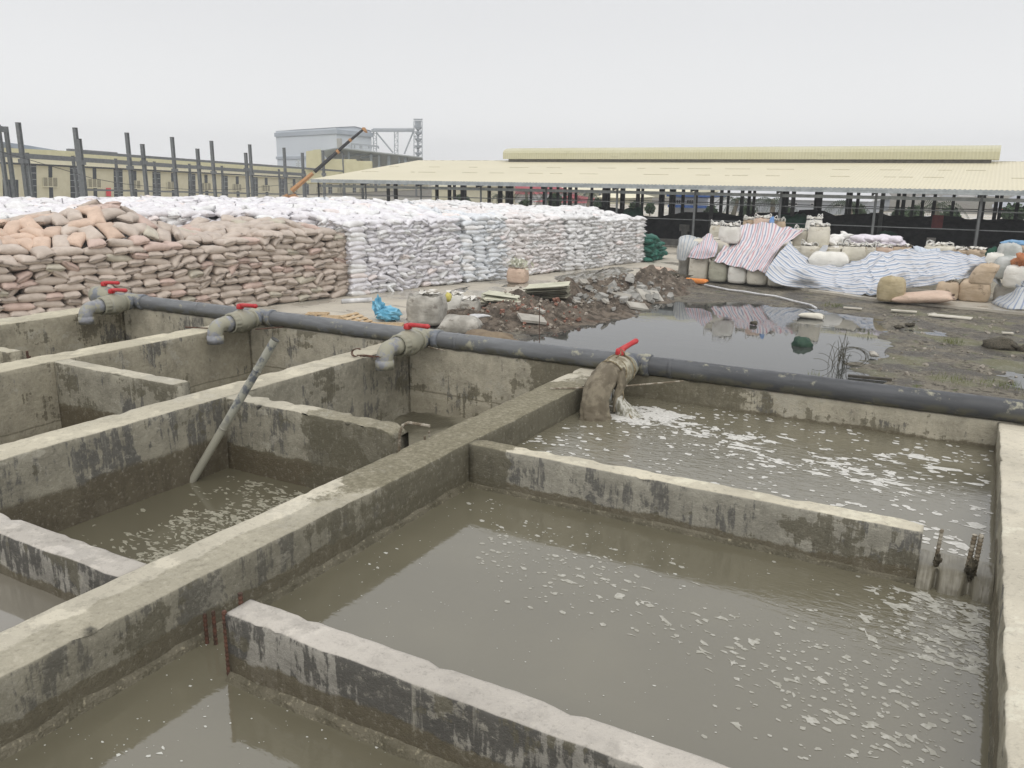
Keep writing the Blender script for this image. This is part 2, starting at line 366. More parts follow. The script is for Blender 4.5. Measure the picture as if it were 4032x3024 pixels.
# foam and floating scum
nn = N('foam', .75, .3); nn.col(nn.mix(nn.ss(nn.noise(50, 4), .4, .65), (.52, .51, .47), (.66, .65, .61))); nn.bump(nn.noise(160, 2), .6, .004); foam_m = nn.m
nn = N('thin_foam', .7, .3); nn.col(nn.mix(nn.ss(nn.noise(60, 4), .4, .65), (.34, .33, .28), (.46, .45, .40))); foam2_m = nn.m
nn = N('scum', .8, .2); nn.col(nn.mix(nn.ss(nn.noise(50, 4), .4, .65), (.26, .25, .19), (.36, .34, .27))); scum_m = nn.m
nn = N('specks', .6, .3); nn.col((.55, .55, .50)); speck_m = nn.m
def flecks(name, label, z, pts, mat, hgt=.004):
    mb = MB(); rg = random.Random(5)
    for (x, y, s, el, th, irr) in pts:
        n = 11 if s > .012 else 5; vs = [(x, y, z+hgt*min(1, s/.03)+.0006)]; ph = rg.uniform(0, 50)
        for k in range(n):
            a = 2*pi*k/n; r = s*(1 + irr*nz(cos(a)*1.2+ph, sin(a)*1.2, ph, 1.3, 3)*2.2); r = max(r, s*.15)
            px = cos(a)*r*el; py = sin(a)*r; vs.append((x + px*cos(th)-py*sin(th), y + px*sin(th)+py*cos(th), z+.0012))
        mb.add(vs, [(0, k+1, (k+1) % n + 1) for k in range(n)])
    o = mb.build(name, mat, None, smooth=True); return tag(o, label, 'foam', kind='stuff')
rg = random.Random(11)
def gen(N_, x0, x1, y0, y1, p, smin, smax, th=0.0, irr=.5, pw=2.0, el=(1.1, 2.4)):
    out = []; tries = 0
    while len(out) < N_ and tries < N_*60:
        tries += 1; x = rg.uniform(x0, x1); y = rg.uniform(y0, y1)
        if rg.random() < p(x, y):
            s = smin + (smax-smin)*rg.random()**pw; out.append((x, y, s, rg.uniform(*el), th + rg.uniform(-.35, .35), irr))
    return out
def clump(x, y, s, lo, hi, ox=0): return max(0, min(1, (nz(x+ox, y, 1.3, s, 3) - lo)/(hi-lo)))
def p_up(x, y):
    b = math.exp(-((y-5.25+.25*(x+1.2))**2)/.10)*math.exp(-((x+1.35)**2)/.9)
    c = math.exp(-((x-.1)**2)/.05)*.9
    return min(1, .20*(.4+.6*smst((x+2.3)/1.6)) + b*.8*clump(x, y, 2.2, -.25, .2) + c*.5*clump(x, y, 3, -.1, .3) + .35*clump(x, y, 1.3, .0, .35, 7)) * (1 if x > -2.3 or y < 5 else .3)
f = gen(900, -2.42, .21, 3.98, 5.94, p_up, .005, .018, -.12, .20, 1.7, (1.0, 1.7))
f += gen(75, -1.95, -.3, 4.85, 5.7, lambda x, y: math.exp(-((y-5.3+.3*(x+1.3))**2)/.03), .012, .034, -.15, .7, 1.6)
f += gen(45, -.45, .2, 4.2, 5.7, lambda x, y: clump(x, y, 2.4, -.1, .2), .010, .032, -.1, .9, 1.6)
f += gen(260, -2.15, -1.75, 5.2, 5.75, lambda x, y: 1 if (x+2.0)**2 + (y-5.5)**2 < .06 else 0, .006, .03, 0, 1.0)
flecks('foam', 'white foam flecks drifting on the upper flooded cell', 3.52, f, foam_m)
def p_lo(x, y):
    band = math.exp(-((y-(3.35-.16*(x+2.4)))**2)/.10)
    fr = math.exp(-((x-.0)**2)/.12)*math.exp(-((y-3.05)**2)/.35)
    return min(1, .55*band*clump(x, y, 1.6, -.3, .25) + .9*fr)
f = gen(700, -2.40, .20, 2.2, 3.80, p_lo, .003, .012, -.25, .22, 1.8, (1.0, 1.8))
f += gen(150, -.35, .2, 3.2, 3.78, lambda x, y: math.exp(-((x-.1)**2)/.05), .004, .022, -.4, .9)
f += gen(150, -1.5, .2, 2.4, 3.4, lambda x, y: math.exp(-((y-(3.0-.45*(x+.9)))**2)/.03), .005, .015, -.3, .8)
flecks('foam', 'pale foam flecks on the lower flooded cell below the spill', 3.44, f, foam2_m)
f = gen(1100, -2.42, .2, .6, 3.75, lambda x, y: .25+.75*clump(x, y, 1.1, -.1, .3, 3), .0012, .0034, 0, .3, 2.5, (1, 1.6)) + gen(70, -2.3, -.6, .8, 3.4, lambda x, y: .8*clump(x, y, 1.1, -.1, .3, 3), .003, .0065, 0, .4, 1.5)
flecks('floating_specks', 'tiny white specks floating on the lower flooded cell', 3.44, f, speck_m, .002)
def p_b1(x, y): return clump(x, y, 1.4, -.35, .2)*min(1, max(0, (x+4.35)*.55))*(1.0 if y < 3.75 - (x+4.4)*.05 else .2)
f = gen(4200, -4.38, -2.75, 1.95, 3.78, p_b1, .0035, .0135, -.1, .9, 1.4, (1.2, 2.6))
flecks('scum', 'olive scum flecks covering the sunken cell beside the grey plastic pole', 3.184, f, scum_m)

# falling water over the sill
wf = N('falling_water', .10, .5, ior=1.33); wf.col(wf.mix(wf.ss(wf.noise(1.0, 4, wf.vec((70, 6, 5))), .42, .66), (.165, .152, .115), (.23, .215, .17))); wf.bump(wf.noise(1.0, 3, wf.vec((45, 8, 4))), .35, .006)
mb = MB(); vs = []; nx, ny = 60, 22
for i in range(nx+1):
    x = -.072 + .297*i/nx; gap = max(math.exp(-((x-.003)/.010)**2), math.exp(-((x-.132)/.017)**2))
    for j in range(ny+1):
        t = j/ny
        if t < .4: q = t/.4; y = 4.06-.13*q; z = 3.5235-.001*q
        else: q = (t-.4)/.6; y = 3.93-.11*q**.7-.014*q; z = 3.5225-.092*q**1.8
        y += gap*.055*(0 if t < .5 else min(1, (t-.5)*5)); y += .006*nz(x, t*.3, 2, 22, 2)
        vs.append((x, y, z + .0015 + .002*nz(x, t*.4, 3, 26, 2)))
mb.add(vs, [(i*(ny+1)+j, (i+1)*(ny+1)+j, (i+1)*(ny+1)+j+1, i*(ny+1)+j+1) for i in range(nx) for j in range(ny)])
o = mb.build('spilling_water', wf.m, None, smooth=True); tag(o, kind='structure')

# rebar
nn = N('rusty_steel', .8, .3); nn.col(nn.mix(nn.ss(nn.noise(30, 5), .42, .6), (.12, .06, .042), (.07, .045, .034))); rust = nn.m
nn = N('muddy_steel', .8, .3); nn.col(nn.mix(nn.ss(nn.noise(25, 5), .45, .62), (.17, .14, .10), (.36, .33, .27))); muds = nn.m
def rebar(pts, r=.007, mat=None, label='', parent=None, name='steel_bar'):
    P = [Vector([float(a) for a in p]) for p in pts]; Q = []
    for a, b in zip(P[:-1], P[1:]):
        n = max(2, int((b-a).length/.009))
        for i in range(n): Q.append(a + (b-a)*i/n)
    Q.append(P[-1]); rr = [r*(1.18 if i % 2 else .92) for i in range(len(Q))]
    mb = MB().tube(Q, rr, 7); o = mb.build(name, mat or muds, parent, smooth=False, origin=None if parent else P[0])
    if not parent: tag(o, label, 'steel bar')
    return o
for k, (u, vb, vt, yy, xx, lab) in enumerate((
    (770, 2480, 2370, None, None, 'rusty bar in the water, left of the pair beside the nearest cross wall'),
    (805, 2475, 2352, None, None, 'rusty bar in the water, right of the pair beside the nearest cross wall'))):
    yb = 1.915+.012*k; xb = -2.405+.034*k; rebar([(xb, yb, 3.36), (xb, yb, 3.565+.015*k)], .007, rust, lab)
rebar([(-2.158, 1.80, 3.36), (-2.158, 1.80, 3.705)], .008, rust, 'rusty bar against the end face of the nearest cross wall, near side')
rebar([(-2.162, 1.88, 3.36), (-2.162, 1.88, 3.735)], .008, rust, 'rusty bar against the end face of the nearest cross wall, far side')
debris_m = simple('soaked_debris', (.04, .035, .025), (.12, .105, .075), 30, .7, .3, .5)
def clot(x, y, z, s, label):
    bm_ = MB(); r0 = random.Random(int(x*1000)); vs = []; nu, nv = 12, 9
    for j in range(nv+1):
        for i in range(nu):
            a = 2*pi*i/nu; b = pi*j/nv; r = s*(1 + .75*nz(cos(a)*sin(b)+x*9, sin(a)*sin(b), cos(b), 2.2, 3)); vs.append((x + r*cos(a)*sin(b)*.75, y + r*sin(a)*sin(b)*.7, z + r*cos(b)*1.5))
    bm_.add(vs, [(j*nu+i, j*nu+(i+1) % nu, (j+1)*nu+(i+1) % nu, (j+1)*nu+i) for j in range(nv) for i in range(nu)])
    o = bm_.build('weed_clump', debris_m, None, smooth=False, origin=(x, y, z)); tag(o, label, 'debris')
rebar([(-.012, 3.915, 3.40), (.0, 3.915, 3.695)], .008, muds, 'single muddy bar standing in the waterfall gap next to the cross wall end')
rebar([(.112, 3.915, 3.40), (.128, 3.915, 3.70)], .010, muds, 'left bar of the close pair in the waterfall gap')
rebar([(.142, 3.905, 3.40), (.152, 3.905, 3.71)], .010, muds, 'right bar of the close pair in the waterfall gap, nearest the right wall')
clot(.0, 3.905, 3.55, .020, 'dark weed caught on the single bar in the waterfall gap'); clot(.135, 3.895, 3.545, .028, 'dark weed caught on the pair of bars in the waterfall gap')
a_ = unz(1555, 1780, 3.55); bx, by = -2.90, 3.80
rebar([(bx, by, 3.2), (bx-.002, by, 3.62), (bx+.005, by, 3.70), (bx+.02, by+.01, 3.745), (bx+.055, by+.02, 3.765), (bx+.20, by+.03, 3.765)], .009, muds, 'muddy steel bar bent over at its top, at the crumbled cross wall end')
rebar([(-2.88, 3.98, 3.2), (-2.88, 3.98, 3.58)], .011, muds, 'short straight bar just behind the bent steel bar')
for (u, v, lab) in ((1672, 1720, 'left stub of two short bars behind the central wall'), (1690, 1700, 'right stub of two short bars behind the central wall')):
    p = unz(u, v, 3.62); rebar([(p[0], p[1], 3.1), (p[0], p[1], p[2]+.005)], .007, muds, lab)
for (u0, v0, u1, v1, lab) in ((2167, 1530, 2312, 1527, 'thin steel bar lying on the central wall left of the cloth-wrapped outlet'),
    (2449, 1521, 2690, 1500, 'thin steel bar running right from the cloth-wrapped outlet under the pipe'),
    (730, 1288, 905, 1297, 'thin rusty bar under the second elbow outlet from the left'),
    (1005, 1297, 1160, 1284, 'thin rusty bar under the pipe right of the second elbow outlet'),
    (1667, 1361, 1750, 1381, 'short pale bar under the tee of the third elbow outlet')):
    p = unz(u0, v0, 3.712); q = unz(u1, v1, 3.712); rebar([p, q], .006, muds if 'pale' in lab or 'steel' in lab else rust, lab)
p = unz(1210, 1290, 3.71); rebar([p, unz(1560, 1338, 3.71)], .005, rust, 'long thin rusty bar tucked beneath the pipe between the second and third outlets')
# twig tangle
mb = MB(); rg = random.Random(3); c0 = unz(1420, 1405, 3.71)
for i in range(9):
    a = rg.uniform(-.4, .4); p = Vector([float(q) for q in c0]) + Vector((rg.uniform(-.06, .05), rg.uniform(-.03, .03), .005))
    mb.tube([p, p + Vector((.08, .03*a, .012)), p + Vector((.17, .09*a, rg.uniform(-.0, .02)))], .003, 5)
for i in range(3):
    p = Vector([float(q) for q in c0]); mb.tube([p + Vector((-.05+.05*cos(t), .02*sin(t)+.01*i, .03+.03*sin(t))) for t in np.linspace(1, 5, 9)], .003, 5)
o = mb.build('twigs', rust, None); tag(o, 'tangle of rusty wire twigs beside the third elbow outlet', 'wire')
for (x, y, z, lab) in ((-6.98, 4.0, 3.70, 'rusty stub nearest the end of the left edge cross wall'), (-6.90, 3.97, 3.67, 'middle rusty stub in front of the left edge cross wall'), (-6.84, 3.99, 3.66, 'farthest right rusty stub before the left edge cross wall'), (-4.84, 4.0, 3.62, 'rusty stub between the dark cell cross wall and the second long wall')):
    rebar([(x, y, 2.7), (x, y, z)], .010, rust, lab)

# grey plastic pole
B_ = Vector([float(q) for q in unz(735, 1930, 3.12)]); C_ = Vector([float(q) for q in unz(935, 1590, 3.73)])
dirn = (C_-B_).normalized(); best = None
for k in range(400):
    P_ = C_ + dirn*k*.005; u_, v_, _z = proj(P_)
    if u_ > 1082: break
nn = N('muddy_pvc_pole', .5, .4); zc = nn.xyz()[2]
pm = nn.mix(nn.ss(nn.noise(16, 4), .36, .50), (.12, .13, .145), (.33, .33, .28)); nn.col(nn.mix(nn.ss(zc, 3.5, 3.75), (.34, .33, .27), pm)); pole_m = nn.m
pr_ = empty('plastic_pole', B_, 'muddy grey plastic pole leaning out of the sunken cell across two walls', 'pole')
MB().tube([B_, C_, P_], .027, 20, cap=False).build('pole', pole_m, pr_, smooth=True)
MB().tube([P_-dirn*.001, P_+dirn*.004], .0275, 20).build('cut_end', simple('pole_end', (.05, .05, .045), (.1, .1, .09)), pr_)
for k in (.42, .80): MB().tube([B_+(P_-B_)*k, B_+(P_-B_)*k+dirn*.012], .0285, 20).build('joint_ring', pole_m, pr_, smooth=True)

# ------------------------------------------------------------ pipeline
def pvc(name, mud, base=(.135, .15, .175)):
    n = N(name, .45, .45); x, y, z = n.xyz()
    m1 = n.noise(7, 6, rough=.65); m2 = n.noise(1.0, 5, n.vec((3, 20, 20)), .6)
    top = n.ss(n.xyz(n.geo.outputs['Normal'])[2], -.2, .9)
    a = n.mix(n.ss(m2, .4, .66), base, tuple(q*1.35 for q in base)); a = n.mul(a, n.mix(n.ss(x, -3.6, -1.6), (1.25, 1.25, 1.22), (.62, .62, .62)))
    k = n.ss(m1, .62-mud*.35, .72-mud*.35)
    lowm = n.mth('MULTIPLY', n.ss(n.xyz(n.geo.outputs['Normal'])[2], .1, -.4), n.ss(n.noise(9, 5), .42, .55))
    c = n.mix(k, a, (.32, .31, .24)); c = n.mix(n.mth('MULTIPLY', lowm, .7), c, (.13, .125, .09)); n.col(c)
    n.rough(n.ss(m1, .4, .6, .38, .7)); n.bump(m1, .15, .004); return n.m
pipe_m = pvc('pvc_pipe', .14, (.11, .115, .122)); fit_m = pvc('pvc_fitting', .88, (.19, .195, .205)); elbow_m = pvc('pvc_elbow', .5, (.175, .18, .20)); tee_m = pvc('pvc_tee', .42, (.12, .13, .15))
red = simple('red_handle', (.45, .02, .028), (.50, .06, .06), 12, .45, .5)
PY, PZ, PR = 6.0, 3.776, .073
line = empty('pipeline', (0, PY, PZ), 'long grey plastic pipe with red-handled outlet valves lying on the far tank wall', 'pipe')
xs = np.linspace(-8.66, 1.6, 60)
MB().tube([(x, PY+.006*nz(x, 0, 0, .5), PZ+.006*nz(x, 3, 0, .4)) for x in xs], PR, 32).build('pipe', pipe_m, line, smooth=True)
def smooth_tube(mb, pts, r, n=28, cap=True): return mb.tube(pts, r, n, cap)
def rev(mb, prof, o, ax, n=28):   # prof: (dist, radius)
    pts = [Vector(o) + Vector(ax)*d for d, r in prof]; return mb.tube(pts, [r for d, r in prof], n)
def handle(par, base, d, L=.24):
    d = Vector(d).normalized(); b = Vector(base); mb = MB()
    rev(mb, [(0, .034), (.004, .037), (.03, .035), (.045, .030), (.047, .02)], b, (0, 0, 1), 18)
    mb.tube([b+Vector((0,0,.028)), b+d*.05+Vector((0,0,.038)), b+d*.10+Vector((0,0,.042)), b+d*(L-.05)+Vector((0,0,.044)), b+d*(L-.015)+Vector((0,0,.045)), b+d*L+Vector((0,0,.045))], [.026, .021, .019, .020, .022, .014], 14)
    mb.build('handle', red, par, smooth=True)
    MB().tube([b-Vector((0,0,.03)), b+Vector((0,0,.004))], .024, 14).build('stem', fit_m, par, smooth=True)
def outlet(x, hd, sy=-1, elbow=True, hl=.24, dz=0):
    t = MB(); rev(t, [(-.145, .076), (-.143, .088), (-.09, .089), (-.085, .084), (.085, .084), (.09, .089), (.143, .088), (.145, .076)], (x, PY, PZ), (1, 0, 0))
    rev(t, [(0, .07), (.09, .076), (.10, .084), (.135, .084), (.137, .07)], (x, PY, PZ), (0, sy, 0))
    t.build('tee', tee_m, line, smooth=True)
    vb = MB(); rev(vb, [(.13, .06), (.135, .084), (.185, .085), (.19, .092), (.205, .094), (.22, .104), (.255, .112), (.31, .113), (.345, .106), (.36, .096), (.365, .085)], (x, PY, PZ), (0, sy, 0), 36)
    v = vb.build('valve', fit_m, line, smooth=True)
    nb = MB(); prof = []; n = 30
    vs = []; 
    for d, r in ((.362, .08), (.364, .098), (.43, .097), (.435, .082)):
        for k in range(n*2): a = 2*pi*k/(n*2); rr = r*(1+.025*(k % 4 < 2)); vs.append((x+rr*cos(a), PY+sy*d, PZ+rr*sin(a)))
    m = n*2; nb.add(vs, [(i*m+k, i*m+(k+1) % m, (i+1)*m+(k+1) % m, (i+1)*m+k) for i in range(3) for k in range(m)]); nb.build('union_nut', fit_m, v)
    rb = MB(); rev(rb, [(.207, .098), (.209, .101), (.216, .101), (.218, .098)], (x, PY, PZ), (0, sy, 0), 36); rev(rb, [(.14, .087), (.142, .09), (.155, .09), (.157, .087)], (x, PY, PZ), (0, sy, 0), 36); rb.build('collar_ring', fit_m, v, smooth=True)
    handle(v, (x, PY+sy*.29, PZ+.125), hd, hl)
    if elbow:
        eb = MB(); cy = PY+sy*.545; pts = [(x, PY+sy*.43, PZ), (x, PY+sy*.50, PZ)]; rr = [.078, .078]
        pts += [(x, PY+sy*.502, PZ)]; rr += [.070]
        for k in range(0, 10): a = pi/2*k/9; pts.append((x, PY+sy*(.535+.085*sin(a)), PZ-.085*(1-cos(a)))); rr.append(.071)
        pts += [(x, PY+sy*.62, PZ-.09), (x, PY+sy*.62, PZ-.092), (x, PY+sy*.62, PZ-.165), (x, PY+sy*.62, PZ-.167)]; rr += [.071, .078, .078, .066]
        eb.tube(pts, rr, 28).build('elbow', elbow_m, line, smooth=True)
    return v
outlet(-4.24, (1, -.08, .0)); outlet(-6.26, (1, -.05, 0)); outlet(-8.22, (1, .05, 0)); outlet(-2.275, (.45, 1, .28), hl=.18)
for x in (-3.93, -1.98, -7.2): rev(MB(), [(0, .073), (.002, .076), (.03, .076), (.032, .073)], (x, PY, PZ), (1, 0, 0)).build('joint_ring', pipe_m, line, smooth=True)
ev = MB(); rev(ev, [(0, .08), (.002, .10), (.08, .108), (.16, .11), (.22, .104), (.26, .085), (.30, .08)], (-8.93, PY, PZ+.02), (1, 0, 0)); v = ev.build('valve', tee_m, line, smooth=True)
handle(v, (-8.76, PY, PZ+.135), (1, .1, 0))

# cloth hose wrapped on the fourth outlet
cl = N('wet_sackcloth', .8, .3); cl.col(cl.mix(cl.ss(cl.noise(9, 5, rough=.65), .42, .6), (.155, .132, .095), (.25, .218, .16))); cl.bump(cl.mth('ADD', cl.noise(1.0, 2, cl.vec((300, 300, 300))), cl.noise(18, 4)), .5, .01)
clp = N('pale_sackcloth', .85, .2); clp.col(clp.mix(clp.ss(clp.noise(12, 5, rough=.65), .42, .6), (.26, .23, .165), (.50, .47, .37))); clp.bump(clp.mth('ADD', clp.noise(1.0, 2, clp.vec((300, 300, 300))), clp.noise(18, 4)), .5, .01)
def sweep(mb, secs, n=40, fold=.0, seed=0, cap=False):   # (center, a(x radius), b, tiltx, dirvec)
    vs = []
    for i, (c, ax, bx_, e1, e2) in enumerate(secs):
        c = Vector(c); e1 = Vector(e1).normalized(); e2 = Vector(e2).normalized()
        for k in range(n):
            a = 2*pi*k/n; f = 1 + fold*sin(a*7+seed+.25*i)*.5 + fold*nz(cos(a)*2, sin(a)*2, i*.35+seed, 1.5, 3)*1.4
            p = c + e1*cos(a)*ax*f + e2*sin(a)*bx_*f; vs.append(tuple(p))
    return mb.add(vs, [(i*n+k, i*n+(k+1) % n, (i+1)*n+(k+1) % n, (i+1)*n+k) for i in range(len(secs)-1) for k in range(n)])
X4 = -2.275
def interp_secs(keys, m):
    out = []
    for i in range(m+1):
        t = i/m*(len(keys)-1); k = min(int(t), len(keys)-2); f = t-k; f = f*f*(3-2*f)*.5 + f*.5
        a, b = keys[k], keys[k+1]
        out.append(tuple(Vector(a[j])*(1-f)+Vector(b[j])*f if not isinstance(a[j], (int, float)) else a[j]*(1-f)+b[j]*f for j in range(5)))
    return out
bot = unz(2345, 1650, 3.50)
hs = empty('cloth_hose', (X4, 5.5, PZ), 'wet brown sackcloth hose tied over the fourth outlet and hanging into the water', 'cloth hose')
E1 = (1, 0, 0)
keys = [((X4, 5.80, PZ), .096, .098, E1, (0, 0, 1)), ((X4, 5.66, PZ+.004), .118, .121, E1, (0, 0, 1)), ((X4, 5.54, PZ), .102, .106, E1, (0, 0, 1))]
sweep(MB(), interp_secs(keys, 12), 48, .05, 1).build('wrapping', clp.m, hs, smooth=True)
keys = [((X4, 5.56, PZ+.002), .108, .106, E1, (0, .1, 1)), ((X4-.005, 5.44, PZ-.002), .098, .094, E1, (0, -.5, 1)), ((X4-.005, 5.335, PZ-.055), .100, .085, E1, (0, -1, .7)), ((X4-.005, 5.28, PZ-.13), .098, .070, (1, .15, 0), (.1, -1, .2)),
        ((-2.265, 5.25, PZ-.20), .104, .060, (.9, .35, 0), (.3, -1, .05)), ((-2.248, 5.235, 3.53), .112, .060, (.82, .55, 0), (.5, -.8, 0)), ((-2.245, 5.23, 3.46), .114, .060, (.82, .55, 0), (.5, -.8, 0))]
sweep(MB(), interp_secs(keys, 34), 56, .065, 5).build('sleeve', cl.m, hs, smooth=True)
keys = [((X4+.085, 5.52, PZ+.06), .022, .05, E1, (0, 1, .2)), ((X4+.105, 5.50, PZ-.05), .030, .06, E1, (0, 1, 0)), ((X4+.09, 5.46, PZ-.15), .026, .05, E1, (0, 1, 0)), ((X4+.085, 5.45, PZ-.24), .012, .03, E1, (0, 1, 0))]
sweep(MB(), interp_secs(keys, 16), 24, .15, 8).build('hanging_fold', cl.m, hs, smooth=True)
mb = MB()
mb.tube([Vector((X4+.06+(.0 if k < 2 else -.0)+.012*sin(k*.9), 5.37-.022*k*.85, PZ+.02-.025*k-.0011*k*k*.3)) for k in range(9)], .006, 8); mb.build('seam', cl.m, hs, smooth=True)
rope_m = simple('rope', (.16, .13, .08), (.32, .27, .18), 40, .9, .2, .4)
mb = MB()
for (yy, r_, t0, t1, sl) in ((5.70, .126, -.3, 3.3, .02), (5.76, .112, 0, pi*1.1, -.02), (5.56, .113, -.6, 3.5, .05), (5.535, .112, -.4, 3.4, -.03)):
    mb.tube([(X4 + r_*cos(t), yy + sl*sin(t*1.5), PZ + r_*sin(t)) for t in np.linspace(t0, t1, 22)], .0055, 7)
mb.tube([(X4+.02, 5.58, PZ+.125), (X4+.05, 5.60, PZ+.155), (X4+.04, 5.62, PZ+.19), (X4+.07, 5.61, PZ+.17), (X4+.06, 5.66, PZ+.13)], .005, 7)
mb.tube([(X4+.11, 5.5, PZ-.04), (X4+.15, 5.45, PZ-.16), (X4+.2, 5.42, PZ-.23), (X4+.26, 5.36, PZ-.262)], .0045, 7)
o = mb.build('rope', rope_m, None, smooth=True, origin=(X4, 5.56, PZ)); tag(o, 'thin brown rope tying the sackcloth under the last red handle', 'rope')
# water jet between cloth and surface
mb = MB(); keys = [((X4+.06, 5.47, 3.70), .02, .03, E1, (0, 1, 0)), ((X4+.11, 5.46, 3.62), .045, .04, E1, (0, 1, 0)), ((X4+.17, 5.46, 3.54), .085, .06, E1, (0, 1, 0)), ((X4+.20, 5.46, 3.51), .12, .08, E1, (0, 1, 0))]
jw = N('gushing_water', .2, .5, ior=1.33); jw.col(jw.mix(jw.ss(jw.noise(1., 4, jw.vec((50, 50, 8))), .4, .6), (.22, .21, .16), (.5, .49, .44)))
o = sweep(mb, interp_secs(keys, 12), 32, .12, 3).build('gushing_water', jw.m, None, smooth=True); tag(o, kind='structure')

# ------------------------------------------------------------ ground, pavement, pond
def inpoly(x, y, P):
    c = False; j = len(P)-1
    for i in range(len(P)):
        if (P[i][1] > y) != (P[j][1] > y) and x < (P[j][0]-P[i][0])*(y-P[i][1])/(P[j][1]-P[i][1]) + P[i][0]: c = not c
        j = i
    return c
def sdist(x, y, P):
    d = 1e9; j = len(P)-1
    for i in range(len(P)):
        ax, ay = P[j]; bx, by = P[i]; vx, vy = bx-ax, by-ay; t = max(0, min(1, ((x-ax)*vx+(y-ay)*vy)/(vx*vx+vy*vy+1e-9)))
        d = min(d, math.hypot(x-ax-vx*t, y-ay-vy*t)); j = i
    return -d if inpoly(x, y, P) else d
POND = [(-12.9, 15), (-12.6, 23.4), (-13.3, 27.6), (-13.3, 31.5), (-11.8, 34.3), (-8.7, 35.6), (-5.8, 35.8), (-3.3, 34.3), (-2.7, 30.1), (-2.5, 26.5), (-3.3, 25.6), (-2.4, 24.0), (-2.9, 22.0), (-4, 15)]
PAVE_L = [(-200, -40), (-14.5, -40), (-15.5, 20), (-17.6, 24.3), (-18.0, 30), (-16.2, 37), (-14.6, 41.5), (-14.2, 43.4), (-9.8, 43.0), (-4.0, 39.7), (6, 38.4), (60, 37.5), (60, 60), (60, 150), (-200, 150)]
XS = [-1500, -300, -80, -40] + list(np.arange(-20, 14.01, .16)) + [18, 30, 80, 300, 1500]
YS = [-300, -50, 0, 12] + list(np.arange(18, 45.01, .16)) + [60, 150, 400, 2500]
def gz(x, y):
    z = -.045 + .030*nz(x, y, 0, .55, 3) + .03*nz(x, y, 5, 2.3, 3)*.6
    if -22 < x < 16 and 12 < y < 46:
        d = sdist(x, y, POND); d += .55*nz(x, y, 9, .9, 3)
        if d < .9: z += -.40*max(0, min(1, (.35-d)/1.5)) - .012
        # puddles on the right
        k = math.exp(-((x-2.2)**2)/3.0)*math.exp(-((y-25.5)**2)/5.0); z -= .030*k*2.0
        k = math.exp(-((x+1.2)**2)/1.5)*math.exp(-((y-32.4)**2)/.5); z -= .05*k
        k = math.exp(-((x-1.6)**2)/2)*math.exp(-((y-29.5)**2)/1.0); z -= .04*k
        k = math.exp(-((y-(35.8+.2*x))**2)/.4)*(1 if x > -3 else 0); z += .05*k
        if inpoly(x, y, PAVE_L): z = min(z, -.03)
    return z
vs = [(x, y, gz(x, y)) for y in YS for x in XS]; nx = len(XS)
g = N('dirt', .9, .25); x_, y_, z_ = g.xyz()
c = g.mix(g.ss(g.noise(.9, 5), .38, .62), (.075, .066, .052), (.20, .18, .14))
c = g.mix(g.ss(g.noise(4.5, 6, rough=.7), .50, .62), c, (.055, .048, .038))
c = g.mix(g.mth('MULTIPLY', g.ss(g.noise(.5, 3, g.vec((1, 1, 1))), .50, .60), g.ss(x_, -4, -1)), c, (.16, .155, .095))
c = g.mix(g.mth('MULTIPLY', g.ss(g.noise(2.3, 5), .60, .68), .7), c, (.085, .10, .04))
c = g.mix(g.mth('MULTIPLY', g.ss(g.noise(12, 5, rough=.75),   .56, .64), .75), c, (.34, .32, .26))
c = g.mix(g.ss(z_, -.115, -.06, 1, 0), c, (.04, .038, .03))
g.col(c); g.rough(g.ss(g.noise(.9, 3), .42, .6, .45, .9)); g.bump(g.mth('ADD', g.noise(11, 6, rough=.7), g.mth('MULTIPLY', g.noise(40, 4), .4)), .9, .05)
mb = MB().add(vs, [(j*nx+i, j*nx+i+1, (j+1)*nx+i+1, (j+1)*nx+i) for j in range(len(YS)-1) for i in range(nx-1)])
tag(mb.build('ground', g.m, None, smooth=True), kind='structure')
pw = N('pond_water', .02, .5, ior=1.5); pw.col((.05, .052, .048)); pw.bump(pw.mth('MULTIPLY', pw.noise(1.0, 3, pw.vec((1.3, 3.4, 1)), .5, .4), pw.ss(pw.noise(.25, 2), .45, .6, .15, 1)), .12, .02)
slab('pond', -16.5, 9, 17, 38.2, -.085, pw.m)
p = N('pavement', .75, .3)
c = p.mix(p.ss(p.noise(.35, 5), .38, .62), (.52, .48, .40), (.42, .39, .33)); c = p.mix(p.mth('MULTIPLY', p.ss(p.noise(1.0, 5, p.vec((.5, 1.6, 1))), .58, .68), .8), c, (.20, .185, .16))
c = p.mix(p.mth('MULTIPLY', p.ss(p.noise(6, 6), .6, .7), .3), c, (.25, .22, .18))
p.col(c); p.rough(p.ss(p.noise(.35, 4, p.vec((1, 1, 1))), .50, .56, .75, .12)); p.bump(p.noise(25, 4), .15, .01)
mb = MB(); mb.prism([(x, y, .055) for x, y in PAVE_L], (0, 0, -.18)); tag(mb.build('pavement', p.m, None), kind='structure')
